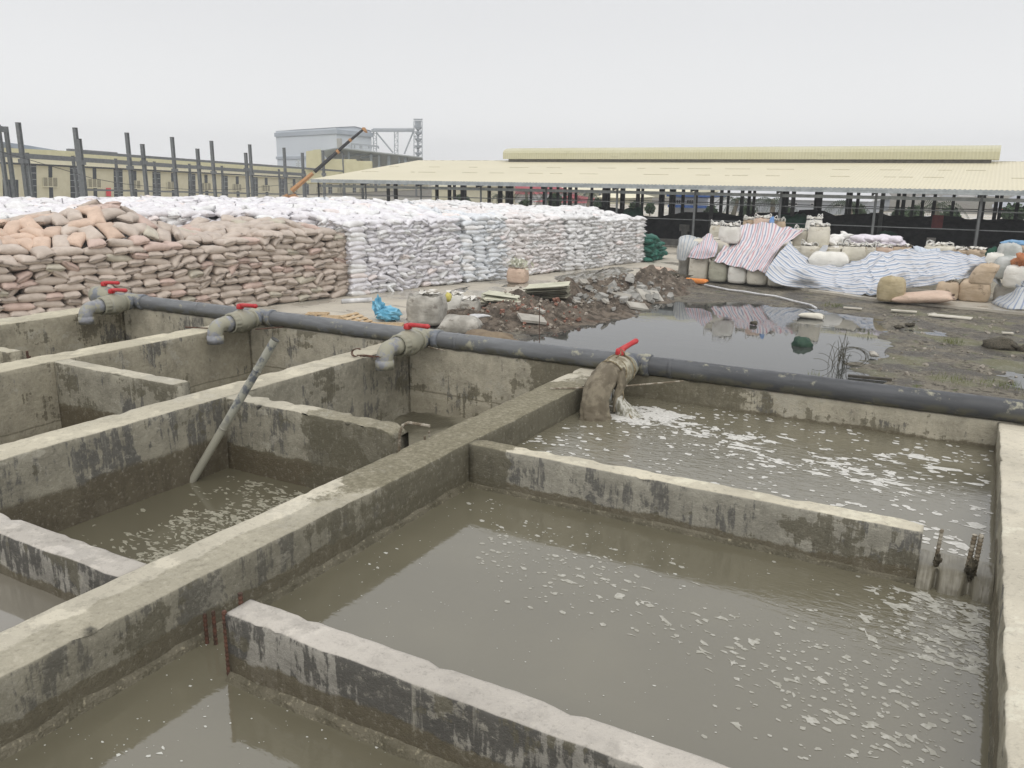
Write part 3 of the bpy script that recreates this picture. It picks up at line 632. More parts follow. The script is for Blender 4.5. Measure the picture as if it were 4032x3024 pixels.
# wet film of rainwater along the foot of the sacks
wt = N('rain_puddle', .03, .5, ior=1.33); wt.col((.16, .15, .12))
for n_, pts in enumerate(([(-17.0, 36.0), (-16.6, 38.2), (-16.4, 41.5), (-17.2, 44.5), (-18.4, 45.6), (-18.9, 43.0), (-19.2, 40.5), (-19.4, 38.8), (-18.3, 37.2)], [(-19.8, 30.6), (-20.4, 32.0), (-21.0, 33.2), (-20.9, 31.3), (-20.3, 30.2)], [(-19.2, 34.2), (-19.9, 36.6), (-20.2, 35.4), (-19.6, 33.9)])):
    mb = MB(); q = []
    for i in range(len(pts)):
        a = pts[i]; b = pts[(i+1) % len(pts)]
        for k in range(8): t = k/8; xx = a[0]*(1-t)+b[0]*t; yy = a[1]*(1-t)+b[1]*t; q.append((xx+.22*nz(xx, yy, 1, 2.2, 3), yy+.22*nz(xx, yy, 7, 2.2, 3), .060))
    cx = sum(a[0] for a in q)/len(q); cy = sum(a[1] for a in q)/len(q); q.append((cx, cy, .060)); n = len(q)-1
    mb.add(q, [(i, (i+1) % n, n) for i in range(n)]); tag(mb.build('rain_puddle', wt.m, None), kind='structure')

# ------------------------------------------------------------ sacks
def pillow(L, W, H, nu, nv, seed, ears=.10):
    us = np.sin(np.linspace(-1, 1, nu)*pi/2*.86)/sin(pi/2*.86); vs_ = np.sin(np.linspace(-1, 1, nv)*pi/2*.9)/sin(pi/2*.9)
    V = []; idx = {}; r = random.Random(seed); ph = r.uniform(0, 99); bend = r.uniform(-.03, .06); tw = r.uniform(-.06, .06)
    def P(u, v, top):
        x = L/2*u*(1-ears*.9*(1-v*v)); y = W/2*v*(1-ears*1.3*(1-abs(u)**2.5)*(1-.0)) * (1+.05*sin(3*u+ph))
        t = (max(0, 1-abs(u)**4.5)**.5)*(max(0, 1-abs(v)**3.6)**.5)
        z = H/2*t*(1 if top else -.92)*(1+.16*nz(u*1.3+ph, v*1.3, top*3.0, 1, 2)); z += bend*(1-u*u) + tw*u*v
        if t == 0: z += .12*H*nz(u*2+ph, v*2, 8, 1, 2)
        return (x + .02*nz(u, v+ph, 1, 1.5, 2), y + .02*nz(u+ph, v, 4, 1.5, 2), z)
    for top in (1, 0):
        for j, v in enumerate(vs_):
            for i, u in enumerate(us):
                bd = i in (0, nu-1) or j in (0, nv-1)
                if bd and not top: idx[(i, j, 0)] = idx[(i, j, 1)]; continue
                idx[(i, j, top)] = len(V); V.append(P(u, v, top))
    F = []
    for j in range(nv-1):
        for i in range(nu-1):
            F.append((idx[(i,j,1)], idx[(i+1,j,1)], idx[(i+1,j+1,1)], idx[(i,j+1,1)]))
            F.append((idx[(i,j+1,0)], idx[(i+1,j+1,0)], idx[(i+1,j,0)], idx[(i,j,0)]))
    # stitched end hems
    for s, i in ((-1, 0), (1, nu-1)):
        base = len(V)
        for j in range(nv):
            x, y, z = V[idx[(i, j, 1)]]; V.append((x+s*.035*(L/.9), y*1.02, z + .018*nz(j+ph, s, 2, 1.1, 2)))
        for j in range(nv-1):
            F.append((idx[(i,j,1)], idx[(i,j+1,1)], base+j+1, base+j)); F.append((base+j, base+j+1, idx[(i,j+1,1)], idx[(i,j,1)]))
    return np.array(V), F
def sack_mat(name, wrinkle=.5, dirt=.25, dcol=(.16, .12, .09), attr=False):
    n = N(name, .55, .35)
    if attr: a = n.t.nodes.new('ShaderNodeAttribute'); a.attribute_name = 'tint'; base = a.outputs['Color']
    else: a = n.t.nodes.new('ShaderNodeObjectInfo'); base = a.outputs['Color']
    m = n.noise(3.2, 5); c = n.mul(base, n.mix(n.ss(m, .3, .7), (.86, .85, .84), (1.04, 1.04, 1.04)))
    c = n.mix(n.mth('MULTIPLY', n.ss(n.noise(2.1, 6, rough=.7), .60, .70), dirt), c, dcol)
    n.col(c); n.bump(n.mth('ADD', n.noise(9, 5, rough=.6), n.mth('MULTIPLY', n.noise(1.0, 2, n.vec((90, 90, 90))), .15)), wrinkle, .05); return n.m
sk_obj = sack_mat('woven_sack'); sk_att = sack_mat('woven_sack_pile', attr=True)
P0 = np.array([-24.35, 23.6]); DS = np.array([.234, .972]); DT = np.array([-.972, .234])
def st2xy(s, t): q = P0 + DS*s + DT*t; return q[0], q[1]
def xy2st(x, y): q = np.array([x, y]) - P0; return q.dot(DS), q.dot(DT)
SV = {}
def variants(kind, L, W, H):
    SV[kind] = {'hi': [pillow(L, W, H, 11, 9, 100+i) for i in range(8)], 'lo': [pillow(L, W, H, 7, 5, 200+i) for i in range(5)]}
    SV[kind]['me'] = []
    for i, (V, F) in enumerate(SV[kind]['hi']):
        me = bpy.data.meshes.new(kind); me.from_pydata(V.tolist(), [], F); me.polygons.foreach_set('use_smooth', [True]*len(F)); me.materials.append(sk_obj); me.update(); SV[kind]['me'].append(me)
variants('tan_sack', 1.0, .61, .31); variants('white_sack', .88, .56, .285); variants('green_sack', .86, .56, .30); variants('black_sack', .95, .6, .3)
def euler(rz, ry, rx): return Matrix.Rotation(rz, 3, 'Z') @ Matrix.Rotation(ry, 3, 'Y') @ Matrix.Rotation(rx, 3, 'X')
YD = math.atan2(DS[1], DS[0])   # heading of the pile's long direction
def occl(u, v):   # hidden behind the near tank walls and pipe
    lim = 1281-.158*u if u < 380 else 1150+.1235*(u-560)
    return v > lim + 12
def place_sacks(kind, specs, maxn, labeler, group, cat='sack', stuff_label=None, stuff_name='stacked_sacks', alwayslo=False):
    """specs: list of (x,y,z,rz,ry,rx,color,prio)"""
    info = []
    for s in specs:
        u, v, d = proj((s[0], s[1], s[2])); inf = (-30 < u < 4062 and -20 < v < 3044 and not occl(u, v)); info.append((0 if (inf and s[7] < 1) else 1, d + 6*s[7]))
    order = sorted(range(len(specs)), key=lambda i: info[i]); pick = set([i for i in order if info[i][0] == 0][:maxn])
    rg = random.Random(4); n = 0
    Vs = []; Fs = []; Cs = []; off = 0
    for i, s in enumerate(specs):
        M = np.array(euler(s[3], s[4], s[5]))
        if i in pick:
            o = bpy.data.objects.new(kind, rg.choice(SV[kind]['me'])); COL.objects.link(o)
            o.matrix_world = Matrix.Translation(Vector(s[:3])) @ Matrix(M.tolist()).to_4x4(); o.color = (*s[6], 1)
            tag(o, labeler(s), cat, group(s) if callable(group) else group)
        else:
            V, F = rg.choice(SV[kind]['lo'] if (alwayslo or info[i][1] > 47) else SV[kind]['hi']); W_ = V.dot(M.T) + np.array(s[:3])
            Vs.append(W_); Fs.extend([tuple(a+off for a in f) for f in F]); off += len(V); Cs.append(np.tile(np.array([*s[6], 1.0]), (len(V), 1)))
    if Vs:
        mb = MB(); mb.v = np.vstack(Vs).tolist(); mb.f = Fs; o = mb.build(stuff_name, sk_att, None, smooth=True, vcol=np.vstack(Cs)); tag(o, stuff_label, cat, kind='stuff')
def jit(c, a=.05, rg=random): k = 1+rg.uniform(-a, a); return tuple(min(.95, q*k) for q in c)
def face(s0, s1, t0f, z0f, topf, W, L, dz, colf, seed, side_p=.2, out=None, prio=0, tilt=.13, cap=0):
    rg = random.Random(seed); k = 0; z = dz*.5
    while z < 6:
        s = s0 + rg.uniform(0, W)
        while s < s1:
            side = rg.random() < side_p or (cap > 0 and s < s0+cap); wd = L*.97 if side else W*.93
            sc = s + wd/2; top = topf(sc); zz = z + .02*nz(sc, z, 0, .7, 2) + .03*sin(sc*.8+k*.3)
            if zz > z0f(sc) - dz and zz < top - dz*.35:
                t = t0f(sc, zz) + (W*.5 if side else L*.47) + rg.uniform(-.05, .07) + .10*nz(sc, zz, seed, .5, 2); x, y = st2xy(sc, t)
                rz = YD + (0 if side else pi/2) + rg.gauss(0, .12); big = rg.random() < .11
                rr = rg.gauss(0, tilt*.8) + (rg.choice((-1, 1))*rg.uniform(.35, .8) if big else 0); ra = rg.gauss(0, .08)
                out.append((x, y, zz + .055, rz, ra if side is False else rr*.6, rr if side is False else ra, colf(sc, zz, rg), prio))
            s += wd
        z += dz; k += 1
def topsurf(s0, s1, t0, t1, hf, inside, W, L, colf, seed, out, prio=.4, messy=.3):
    rg = random.Random(seed); s = s0
    while s < s1:
        t = t0
        while t < t1:
            ss_, tt = s + rg.uniform(-.1, .1), t + rg.uniform(-.15, .15)
            if inside(ss_, tt):
                x, y = st2xy(ss_, tt); u, v, d = proj((x, y, 3.2))
                if -250 < u < 4200:
                    h = hf(ss_, tt); gs = (hf(ss_+.3, tt)-hf(ss_-.3, tt))/.6; gt = (hf(ss_, tt+.3)-hf(ss_, tt-.3))/.6
                    rz = YD + rg.choice((0, pi/2, pi/2)) + rg.gauss(0, messy); ra, rb = rg.gauss(0, .12), rg.gauss(0, .12)
                    a = rz-YD; ry = -math.atan(gs*cos(a)+gt*sin(a)) + ra; rx = math.atan(-gs*sin(a)+gt*cos(a)) + rb
                    if rg.random() < .05: rx += rg.uniform(.3, .9); h += .06
                    out.append((x, y, h + rg.uniform(-.04, .06), rz, ry, rx, colf(ss_, 9, rg), prio))
            t += L*.72
        s += W*.82
# tan pile
def h_tan(s, t):
    base = 2.62 + .12*sin(s*.9) + .20*smst((s+3)/5) - .15*smst((s-2)/2)
    rise = (.62 if s < -4 else .62-.40*smst((s+4)/3))*smst(t/3.6)
    m = .62*math.exp(-((s+4.6)/1.3)**2 - ((t-2.6)/1.5)**2) + .25*math.exp(-((s+7.2)/1.0)**2-((t-3.2)/1.2)**2)
    return base + rise + m
def tb(s): return 5.4 if s < -1.5 else 5.4-3.1*smst((s+1.5)/5.5)
def ctan(s, z, rg):
    r = rg.random()
    if z > 5 and s < -5.2 and r < .5: c = (.64, .485, .38)
    elif r < .12: c = (.57, .44, .38)
    elif r < .18: c = (.53, .49, .40)
    else: c = (.54, .465, .40)
    return jit(c, .07, rg)
tan = []
face(-15, 4.15, lambda s, z: .06*z + .12*sin(s*.5), lambda s: .0, lambda s: h_tan(s, .3)+.05, .56, .94, .238, ctan, 21, .2, tan)
topsurf(-15, 4.0, .55, 6, h_tan, lambda s, t: t < tb(s)-.2 and (t > .75), .62, 1.0, ctan, 22, tan, .25, .35)
# right end of the tan pile
rg = random.Random(8)
z = .13
while z < 2.7:
    for t in (.55, 1.15, 1.75): x, y = st2xy(4.05+rg.uniform(-.05, .05), t); tan.append((x, y, z+.03, YD+rg.gauss(0, .1), rg.gauss(0, .08), rg.gauss(0, .08), ctan(4, z, rg), .1))
    z += .262
# white pile
SEG = [(4.3, 10.5, 3.10, 0.0, (.78, .77, .80)), (10.5, 13.6, 3.02, -.18, (.73, .76, .79)), (13.6, 18.4, 2.95, .02, (.79, .76, .75)), (18.4, 21.6, 2.85, -.12, (.78, .78, .78)), (21.6, 26.1, 2.68, .05, (.79, .785, .785))]
def seg(s):
    for q in SEG:
        if s < q[1]: return q
    return SEG[-1]
def h_w(s, t):
    f = seg(s)[2] if s > 4.3 else 3.42
    pl = 3.43 + .34*nz(s, t, 2, .22, 3) - .35*smst((s-8)/14) + .12*smst((-s-6)/8)
    if s > 4.3: k = smst((t-.4)/5.0); return f*(1-k) + max(f, pl)*k + .05*nz(s, t, 4, 1.1, 2)
    return min(pl, 3.42 + .10*nz(s, t, 4, 1.1, 2)) + .1*smst((t-8)/6)
def cwh(s, z, rg):
    c = seg(s)[4] if s > 4.3 else (.78, .765, .79); r = rg.random()
    if r < .035: c = (.84, .77, .75)
    elif r < .10: c = (.81, .82, .82)
    elif r < .3: c = (.82, .82, .82)
    return jit(c, .06, rg)
wh = []
for (a, b, h, off, c_) in SEG:
    face(a, b+.05, lambda s, z, off=off, a=a: off + .05*z + .10*sin((s-a)*2.0), lambda s: 0, lambda s: h_w(s, .3)+.06, .49, .82, .193, cwh, int(a*10), .10, wh, 0, .13, 1.1 if a > 5 else .3)
face(-16, 4.5, lambda s, z: tb(s) + .05*z, lambda s: h_tan(s, 4)-.5, lambda s: h_w(s, tb(s)+.3)+.05, .49, .82, .193, cwh, 77, .4, wh, .1)
# the white pile's corner turning back behind the tan sacks
rg = random.Random(31); z = .1
while z < 3.1:
    for t in (.35, .95, 1.6, 2.2): x, y = st2xy(4.45+rg.uniform(-.06, .06), t-.15); wh.append((x, y, z+.03, YD+rg.gauss(0, .12), rg.gauss(0, .08), rg.gauss(0, .1), cwh(5, z, rg), 0))
    z += .193
z = .1
while z < 2.5:
    for t in (.4, 1.0, 1.7, 2.5, 3.3, 4.2): x, y = st2xy(25.9, t); wh.append((x, y, z, YD+pi/2*0+rg.gauss(0, .12), rg.gauss(0, .08), rg.gauss(0, .1), cwh(25, z, rg), .5))
    z += .2
topsurf(-17, 26, .7, 23, h_w, lambda s, t: (t > tb(s)+.7 if s < 4.3 else t > .7), .50, .84, cwh, 41, wh, .5, .5)
def zone_t(s):
    a, t = xy2st(s[0], s[1])
    if t > 1.3: return 'tan woven sack lying loose on the sloping top of the tan pile', 'tan sacks on top of the tan pile'
    if a > 3.3: return 'tan woven sack at the right end of the tan pile, against the white sacks', 'tan sacks at the right end of the tan pile'
    if s[2] > 1.9: return 'tan woven sack in the upper courses of the tan pile front', 'tan sacks in the upper front courses'
    return ('tan woven sack low in the tan pile front, above the third outlet', 'tan sacks low in the front, right part') if a > -1 else ('tan woven sack low in the left part of the tan pile front', 'tan sacks low in the front, left part')
def zone_w(s):
    a, t = xy2st(s[0], s[1])
    if a < 4.0: return 'white woven sack in the row rising behind the tan pile', 'white sacks behind the tan pile'
    if t > 1.1: return 'white woven sack on top of the white pile near its corner', 'white sacks on top near the corner'
    if s[2] > 2.0: return 'white woven sack high in the face of the white pile beside the tan pile', 'white sacks high in the nearest face'
    if s[2] > 1.0: return 'white woven sack halfway up the face of the white pile beside the tan pile', 'white sacks halfway up the nearest face'
    return 'white woven sack near the foot of the white pile beside the tan pile', 'white sacks at the foot of the nearest face'
place_sacks('tan_sack', tan, 300, lambda s: zone_t(s)[0], lambda s: zone_t(s)[1], stuff_label='remaining tan sacks of the big pile')
place_sacks('white_sack', wh, 300, lambda s: zone_w(s)[0], lambda s: zone_w(s)[1], stuff_label='remaining white sacks of the long pile')
# cores that fill the piles
mb = MB()
def corebox(mb, s0, s1, t0, t1, h):
    p = [st2xy(s0, t0), st2xy(s1, t0), st2xy(s1, t1), st2xy(s0, t1)]; mb.hexa([(*q, 0) for q in p] + [(*q, h) for q in p])
corebox(mb, -16, 3.8, .8, 5.2, 2.35); o = mb.build('inner_sacks', simple('tan_core', (.20, .16, .13), (.26, .21, .17)), None); tag(o, kind='stuff', label='inside of the tan sack pile')
mb = MB(); corebox(mb, 4.7, 25.6, .85, 22, 2.4); corebox(mb, -17, 4.69, 6.2, 22, 3.1); corebox(mb, 1.5, 4.685, 3.2, 6.19, 2.9); o = mb.build('inner_sacks', simple('white_core', (.5, .49, .5), (.6, .6, .6)), None); tag(o, kind='stuff', label='inside of the white sack pile')
# green sacks
gr = []; rg = random.Random(5)
for k in range(6):
    for i in range(5):
        for j in range(2):
            s = 26.5 + i*.52 - .0*k + (k % 2)*.25; t = .1 + j*.8 + i*.1; zt = 1.75 - .16*(i*1.3)
            if .27*k+.15 < zt: x, y = st2xy(s, t); gr.append((x, y, .2+.26*k, YD+pi/2+rg.gauss(0, .3), rg.gauss(0, .15), rg.gauss(0, .2), jit((.03, .14, .105), .2, rg), 0))
place_sacks('green_sack', gr, 300, lambda s: 'dark green sack in the small heap at the far end of the white pile', 'green sacks at the far end of the white pile')

# ------------------------------------------------------------ open shed
steel = simple('grey_steel', (.115, .125, .13), (.16, .17, .175), 3, .6, .4)
steel_l = simple('galvanised_steel', (.30, .33, .34), (.40, .43, .44), 3, .5, .4)
steel_d = simple('dark_steel', (.035, .038, .04), (.055, .058, .06), 3, .7, .3)
def corr(name, a, b, axis='X', pitch=.25, rough=.55):
    n = N(name, rough, .35); x, y, z = n.xyz(); q = x if axis == 'X' else y
    w_ = n.t.nodes.new('ShaderNodeTexWave'); w_.inputs['Scale'].default_value = 1/pitch*.314; w_.bands_direction = axis; n.L(n.pos, w_.inputs['Vector'])
    c = n.mix(n.ss(n.noise(.12, 4), .3, .7), a, b); c = n.mix(n.mth('MULTIPLY', n.ss(n.noise(1.0, 5, n.vec((.5, 2.5, 2.5))), .6, .72), .35), c, tuple(v*.72 for v in a)); c = n.mul(c, n.mix(w_.outputs[1], (.965, .965, .965), (1.02, 1.02, 1.02)))
    n.col(c); n.bump(w_.outputs[1], .5, .04); return n.m
roof_m = corr('cream_roof_sheet', (.67, .62, .46), (.63, .585, .43)); vent_m = corr('olive_roof_sheet', (.52, .50, .34), (.57, .55, .40))
shed = empty('open_shed', (-26, 60, 0), 'long open shed with a cream sheet roof and a raised ridge vent', 'shed')
YF, YR, YB, ZE, ZR = 59.2, 76.0, 92.0, 4.62, 6.62; XL, XR = -54.6, 34
mb = MB(); mb.prism([(XL, YF, ZE), (XR, YF, ZE), (XR, YR, ZR), (XL, YR, ZR)], (0, 0, -.05)); mb.prism([(XL, YR+.002, ZR), (XR, YR+.002, ZR), (XR, YB, ZE), (XL, YB, ZE)], (0, 0, -.05)); rf = mb.build('roof', roof_m, shed)
mb = MB(); rv = random.Random(2)
for f in (.36, .62, .985):
    y = YF+(YR-YF)*f; z = ZE+(ZR-ZE)*f+.012; x = XL+1
    while x < XR: l = rv.uniform(.3, 2.2); mb.box((x+l/2, y, z), (l, .10, .02), rx=.11); x += l + rv.uniform(.1, 4 if f < .9 else 1)
tag(mb.build('sheet_lap', simple('lap_dirt', (.36, .33, .23), (.5, .46, .33)), rf), kind='stuff')
mb = MB(); mb.add([(XL, YF-.02, ZE+.01)], [])
mb = MB(); vs = []; n_ = int((XR-XL)/.14)
for i in range(n_+1): x = XL+(XR-XL)*i/n_; vs += [(x, YF-.03, ZE+.035 if i % 2 else ZE-.015), (x, YF-.03, ZE-.14)]
mb.add(vs, [(2*i, 2*i+2, 2*i+3, 2*i+1) for i in range(n_)]); mb.build('eave_flashing', steel_l, shed)
MB().b2((XL, YF-.02, ZE-.30), (XR, YF+.12, ZE-.145)).build('gutter', steel_l, shed)
vent = empty('x', (0,0,0), None, None); bpy.data.objects.remove(vent)
mb = MB(); VX0, VX1 = -43.0, .15; pr_ = [(74.3, 6.72), (74.3, 7.30), (74.42, 7.52), (74.75, 7.66), (75.4, 7.76), (76.2, 7.82), (77.4, 7.6), (77.7, 6.72), (77.6, 6.72), (77.3, 7.5), (76.2, 7.74), (75.4, 7.68), (74.8, 7.58), (74.5, 7.45), (74.38, 7.28), (74.38, 6.72)]
mb.prism([(VX0, y, z) for y, z in pr_], (VX1-VX0, 0, 0)); v = mb.build('ridge_vent', vent_m, shed, smooth=False)
MB().b2((VX0+.5, 74.55, 6.2), (VX1-.5, 74.65, 6.9)).build('louvre', simple('louvre', (.14, .135, .12), (.19, .18, .16)), v)
for i in range(11):
    X = -.5 - 6.05*i + (0 if i < 10 else 1.6)
    if X < XL: X = XL+.15
    MB().tube([(X, 60, 0), (X, 60, ZE-.1)], .085, 10).build('post', steel if i else steel, shed)
for i in range(1, 5): MB().tube([(-.5+6.05*i, 60, 0), (-.5+6.05*i, 60, ZE-.1)], .085, 10).build('post', steel, shed)
for yy, dx in ((64.5, 0), (70, 1.5), (76, 0), (80, 4.1), (84, 2.2), (88, 6.0), (91.5, 0)):
    for i in range(11):
        X = 5.5 - 6.05*i + dx*.6
        if X < XL: continue
        zt = ZE + (ZR-ZE)*(yy-YF)/(YR-YF) if yy <= YR else ZE+(ZR-ZE)*(YB-yy)/(YB-YR)
        MB().b2((X-.13, yy-.12, 0), (X+.13, yy+.12, zt-.08)).build('post', steel_d, shed)  # inner posts use the darker steel, roof shade put into their colour
mb = MB()
for i in range(15):
    X = 24 - 6.05*i + .7*0 - .5
    if X < XL: break
    mb.beam((X, YF+.4, ZE-.3), (X, YR, ZR-.3), .12, .35); mb.beam((X, YR, ZR-.3), (X, YB-.2, ZE-.3), .12, .35)
for k in range(9):
    f = k/8; y = YF+.5+(YR-YF-.8)*f; z = ZE+(ZR-ZE)*(y-YF)/(YR-YF)-.14; mb.beam((XL+.1, y, z), (XR-.1, y, z), .06, .14)
mb.build('rafters', steel_d, shed)
mb = MB(); mb.beam((XL+.2, 60.4, 4.02), (XR, 60.4, 4.02), .10, .22); mb.build('front_rail', steel_l, shed)
for (y, z, w_) in ((60.3, 3.30, .07), (60.25, 2.16, .06)): MB().beam((XL+.2, y, z), (XR, y, z), w_).build('rail', steel, shed)
for (y, z, w_) in ((91.5, 4.15, .14), (91.4, 3.3, .10), (84, 4.6, .16), (70, 4.9, .16), (91.5, 2.5, .08)): MB().beam((XL+.2, y, z), (XR, y, z), w_).build('rail', steel_d, shed)
MB().b2((-24, 62.2, .0), (XR, 62.45, .55)).build('plinth', simple('plinth', (.10, .10, .095), (.15, .15, .14)), shed)

# dark heaps under the shed
prof = [(1700, 850), (1830, 832), (1890, 842), (2040, 836), (2060, 828), (2144, 817), (2152, 817), (2330, 817), (2352, 846), (2450, 856), (2560, 860), (2640, 845), (2700, 836), (2760, 838), (2850, 855), (2900, 850), (3000, 838), (3060, 842), (3079, 843), (3147, 830), (3192, 825), (3251, 857), (3296, 848), (3400, 846), (3399, 841), (3432, 837), (3465, 851), (3500, 850), (3588, 856), (3660, 855), (3700, 852), (3776, 857), (3796, 867), (3850, 865), (3925, 871), (3962, 864), (4032, 869), (4300, 872)]
pp = sorted([tuple(uny(u, v, 67.0)[[0, 2]]) for u, v in prof]); pxs = [a for a, b in pp]; pzs = [b for a, b in pp]
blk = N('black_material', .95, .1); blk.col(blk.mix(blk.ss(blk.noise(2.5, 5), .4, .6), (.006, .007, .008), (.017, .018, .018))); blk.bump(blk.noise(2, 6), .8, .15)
def heap(x0, x1, label, name='black_heap'):
    xs = np.arange(x0, x1, .35); mb = MB(); vs = []; rows = [(65.0, 0), (65.5, .45), (66.1, .8), (67, 1.0), (69, .98), (72, .95), (76, .8)]
    for x in xs:
        h = float(np.interp(x, pxs, pzs))
        for (y, f) in rows: vs.append((x + .15*nz(x, y, 1, 1, 2), y + .3*nz(x, y, f, .8, 3), max(.02, h*f + (.10*nz(x, y, 3, 1.3, 3) if f > .3 else 0))))
    m = len(rows); mb.add(vs, [(i*m+k, (i+1)*m+k, (i+1)*m+k+1, i*m+k+1) for i in range(len(xs)-1) for k in range(m-1)])
    o = mb.build(name, blk.m, None, smooth=True, origin=((x0+x1)/2, 66, 0)); tag(o, label, 'heap', 'black heaps under the shed roof')
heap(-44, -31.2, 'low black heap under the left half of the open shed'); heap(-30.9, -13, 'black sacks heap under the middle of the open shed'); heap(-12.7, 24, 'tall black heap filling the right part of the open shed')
gsh = simple('green_cloth', (.012, .05, .035), (.02, .08, .05), 3, .8)
def blob(name, c, r, mat, label, cat, seed=0, n=18, amp=.25, group=None, flat=False):
    vs = []; m = n//2
    for j in range(m+1):
        for i in range(n):
            a = 2*pi*i/n; b = pi*j/m; d = (cos(a)*sin(b), sin(a)*sin(b), cos(b)); k = 1+amp*nz(d[0]+seed, d[1], d[2], 1.6, 4)*2
            z = r[2]*d[2]*k
            if flat: z = max(z, -r[2]*.35)
            vs.append((c[0]+r[0]*d[0]*k, c[1]+r[1]*d[1]*k, c[2]+z))
    mb = MB().add(vs, [(j*n+i, j*n+(i+1) % n, (j+1)*n+(i+1) % n, (j+1)*n+i) for j in range(m) for i in range(n)])
    o = mb.build(name, mat, None, smooth=True, origin=c); return tag(o, label, cat, group)
p = uny(2490, 845, 64.0); blob('green_sack', (p[0], 64.2, p[2]-.2), (.95, .6, .7), gsh, 'big dark green sack leaning against the black heap in the shed', 'sack', 4)
p = uny(3130, 880, 64.0); blob('green_tarpaulin', (p[0], 64.4, p[2]-.2), (1.6, .6, .9), gsh, 'dark green cloth hanging on the black heap behind the big white bags', 'tarpaulin', 6)
p = uny(3485, 925, 64.0); blob('green_tarpaulin', (p[0], 64.2, p[2]-.3), (.7, .4, .6), gsh, 'small green cloth peak in front of the tall black heap', 'tarpaulin', 9)
mb = MB(); a = uny(3673, 846, 63.5); b = uny(3708, 903, 63.5); mb.b2((a[0], 63.4, b[2]), (b[0]+.02, 63.46, a[2])); o = mb.build('red_board', simple('dark_red', (.10, .02, .025), (.14, .03, .03)), None, origin=(a[0], 63.4, b[2])); tag(o, 'dark red board standing before the tall black heap', 'board')
mb = MB(); a = uny(3650, 935, 62.9); mb.b2((a[0], 62.8, .0), (a[0]+.55, 62.9, a[2])); o = mb.build('grey_panel', simple('grey_panel', (.16, .16, .15), (.22, .21, .2)), None, origin=(a[0], 62.8, 0)); tag(o, 'grey panel leaning at the foot of the tall black heap', 'panel')
mb = MB(); a = uny(2725-28, 878, 63.5); mb.b2((a[0]-.1, 63, .0), (a[0]+.35, 63.2, a[2]-.1)); mb.b2((a[0]-.25, 62.95, a[2]-.6), (a[0]+.5, 63.25, a[2]-.1)); o = mb.build('machine', simple('machine', (.07, .07, .068), (.12, .12, .11)), None, origin=(a[0], 63, 0)); tag(o, 'grey machine on a pedestal in the shed shadow by the green sacks', 'machine')

# ------------------------------------------------------------ left: bare columns, cream building
AZ = R_(-14.8); PL1 = (-97.5, 57.7); PL2 = (-93.5, 66.0); PL3 = (-107, 66.0); PLB = (-124, 69.0)
def ibeam(mb, p, w_, z0, z1, az=AZ):
    c, s = cos(-az), sin(-az)
    for (a, b, sx, sy) in ((0, -.5, w_, .05), (0, .5, w_, .05), (0, 0, .05, w_)):
        mb.box((p[0]+(-s)*b*w_*1.0, p[1]+c*b*w_, (z0+z1)/2), (sx, sy if sx != .05 else w_, z1-z0), rz=-az)
def column(u, v, pl, w_, vb, label, group):
    p = unpl(u, v, pl, AZ); r = empty('steel_column', (p[0], p[1], 0), label, 'column', group)
    mb = MB(); ibeam(mb, p, w_, 0, p[2]); mb.build('shaft', steel, r)
    if vb: q = unpl(u, vb, pl, AZ); MB().box((p[0], p[1], q[2]), (w_*1.5, w_*2.0, .5), rz=-AZ).build('bracket', steel, r)
    MB().box((p[0], p[1], p[2]+.03), (w_*1.12, w_*1.15, .05), rz=-AZ).build('cap_plate', steel_d, r)
T1 = [(71, 484, 634), (295, 504, 0), (499, 524, 660), (677, 541, 671), (832, 556, 680), (983, 570, 685), (1118, 583, 692)]
nm = ['leftmost', 'second', 'third', 'fourth', 'fifth', 'sixth', 'seventh']
for i, (u, v, b) in enumerate(T1): column(u, v, PL1, .40, b, nm[i]+' from the left of the tallest bare steel columns', 'tall bare steel columns')
for i, (u, v, b) in enumerate([(311, 548, 640), (560, 569, 640), (777, 587, 658), (967, 603, 667), (1190, 603, 690), (1271, 594, 686), (1350, 606, 0), (1424, 628, 0), (1550, 624, 0), (1637, 632, 0)]): column(u, v, PL2, .38, b, (nm+['eighth', 'ninth', 'tenth'])[i]+' from the left of the shorter bare steel columns', 'shorter bare steel columns')
for i, (u, v) in enumerate([(107, 603), (287, 615), (455, 626), (607, 637), (745, 646), (873, 654), (1098, 667), (1199, 674)]): column(u, v, PL3, .28, 0, (nm+['eighth'])[i]+' from the left of the slim columns before the cream building', 'slim columns before the cream building')
def pbeam(name, a, b, pl, h_, label, mat=steel):
    p = unpl(*a, pl, AZ); q = unpl(*b, pl, AZ); o = MB().beam(p, q, .2, h_).build(name, mat, None, origin=p); tag(o, label, 'beam')
pbeam('steel_beam', (-20, 606), (670, 652), PL3, .6, 'long crane-rail beam across the cream building, left part'); pbeam('steel_beam', (670, 652), (1420, 702), PL3, .55, 'long crane-rail beam continuing right towards the crane')
pbeam('steel_beam', (323, 600), (1450, 681), PL2, .32, 'upper long steel beam above the cream building roof edge'); pbeam('steel_beam', (-20, 640), (1300, 706), PL3, .22, 'thin lower steel beam across the cream building', steel_d)
pbeam('steel_beam', (325, 747), (1180, 766), PL3, .25, 'low horizontal steel beam just above the white sacks', steel); pbeam('steel_beam', (1100, 862/1.08), (1650, 806), PL3, .2, 'low steel beam between the columns right of the crane')
fr = empty('portal_gantry', (*unpl(20, 700, PL1, AZ)[:2], 0), 'tall steel portal cut off by the left picture edge', 'steel portal')
for u, v in ((-8, 490), (22, 498)):
    p = unpl(u, v, PL1, AZ); mb = MB(); ibeam(mb, p, .34, 0, p[2]); mb.build('post', steel, fr)
MB().beam(unpl(-30, 500, PL1, AZ), unpl(26, 512, PL1, AZ), .3, .6).build('cross_beam', steel, fr)
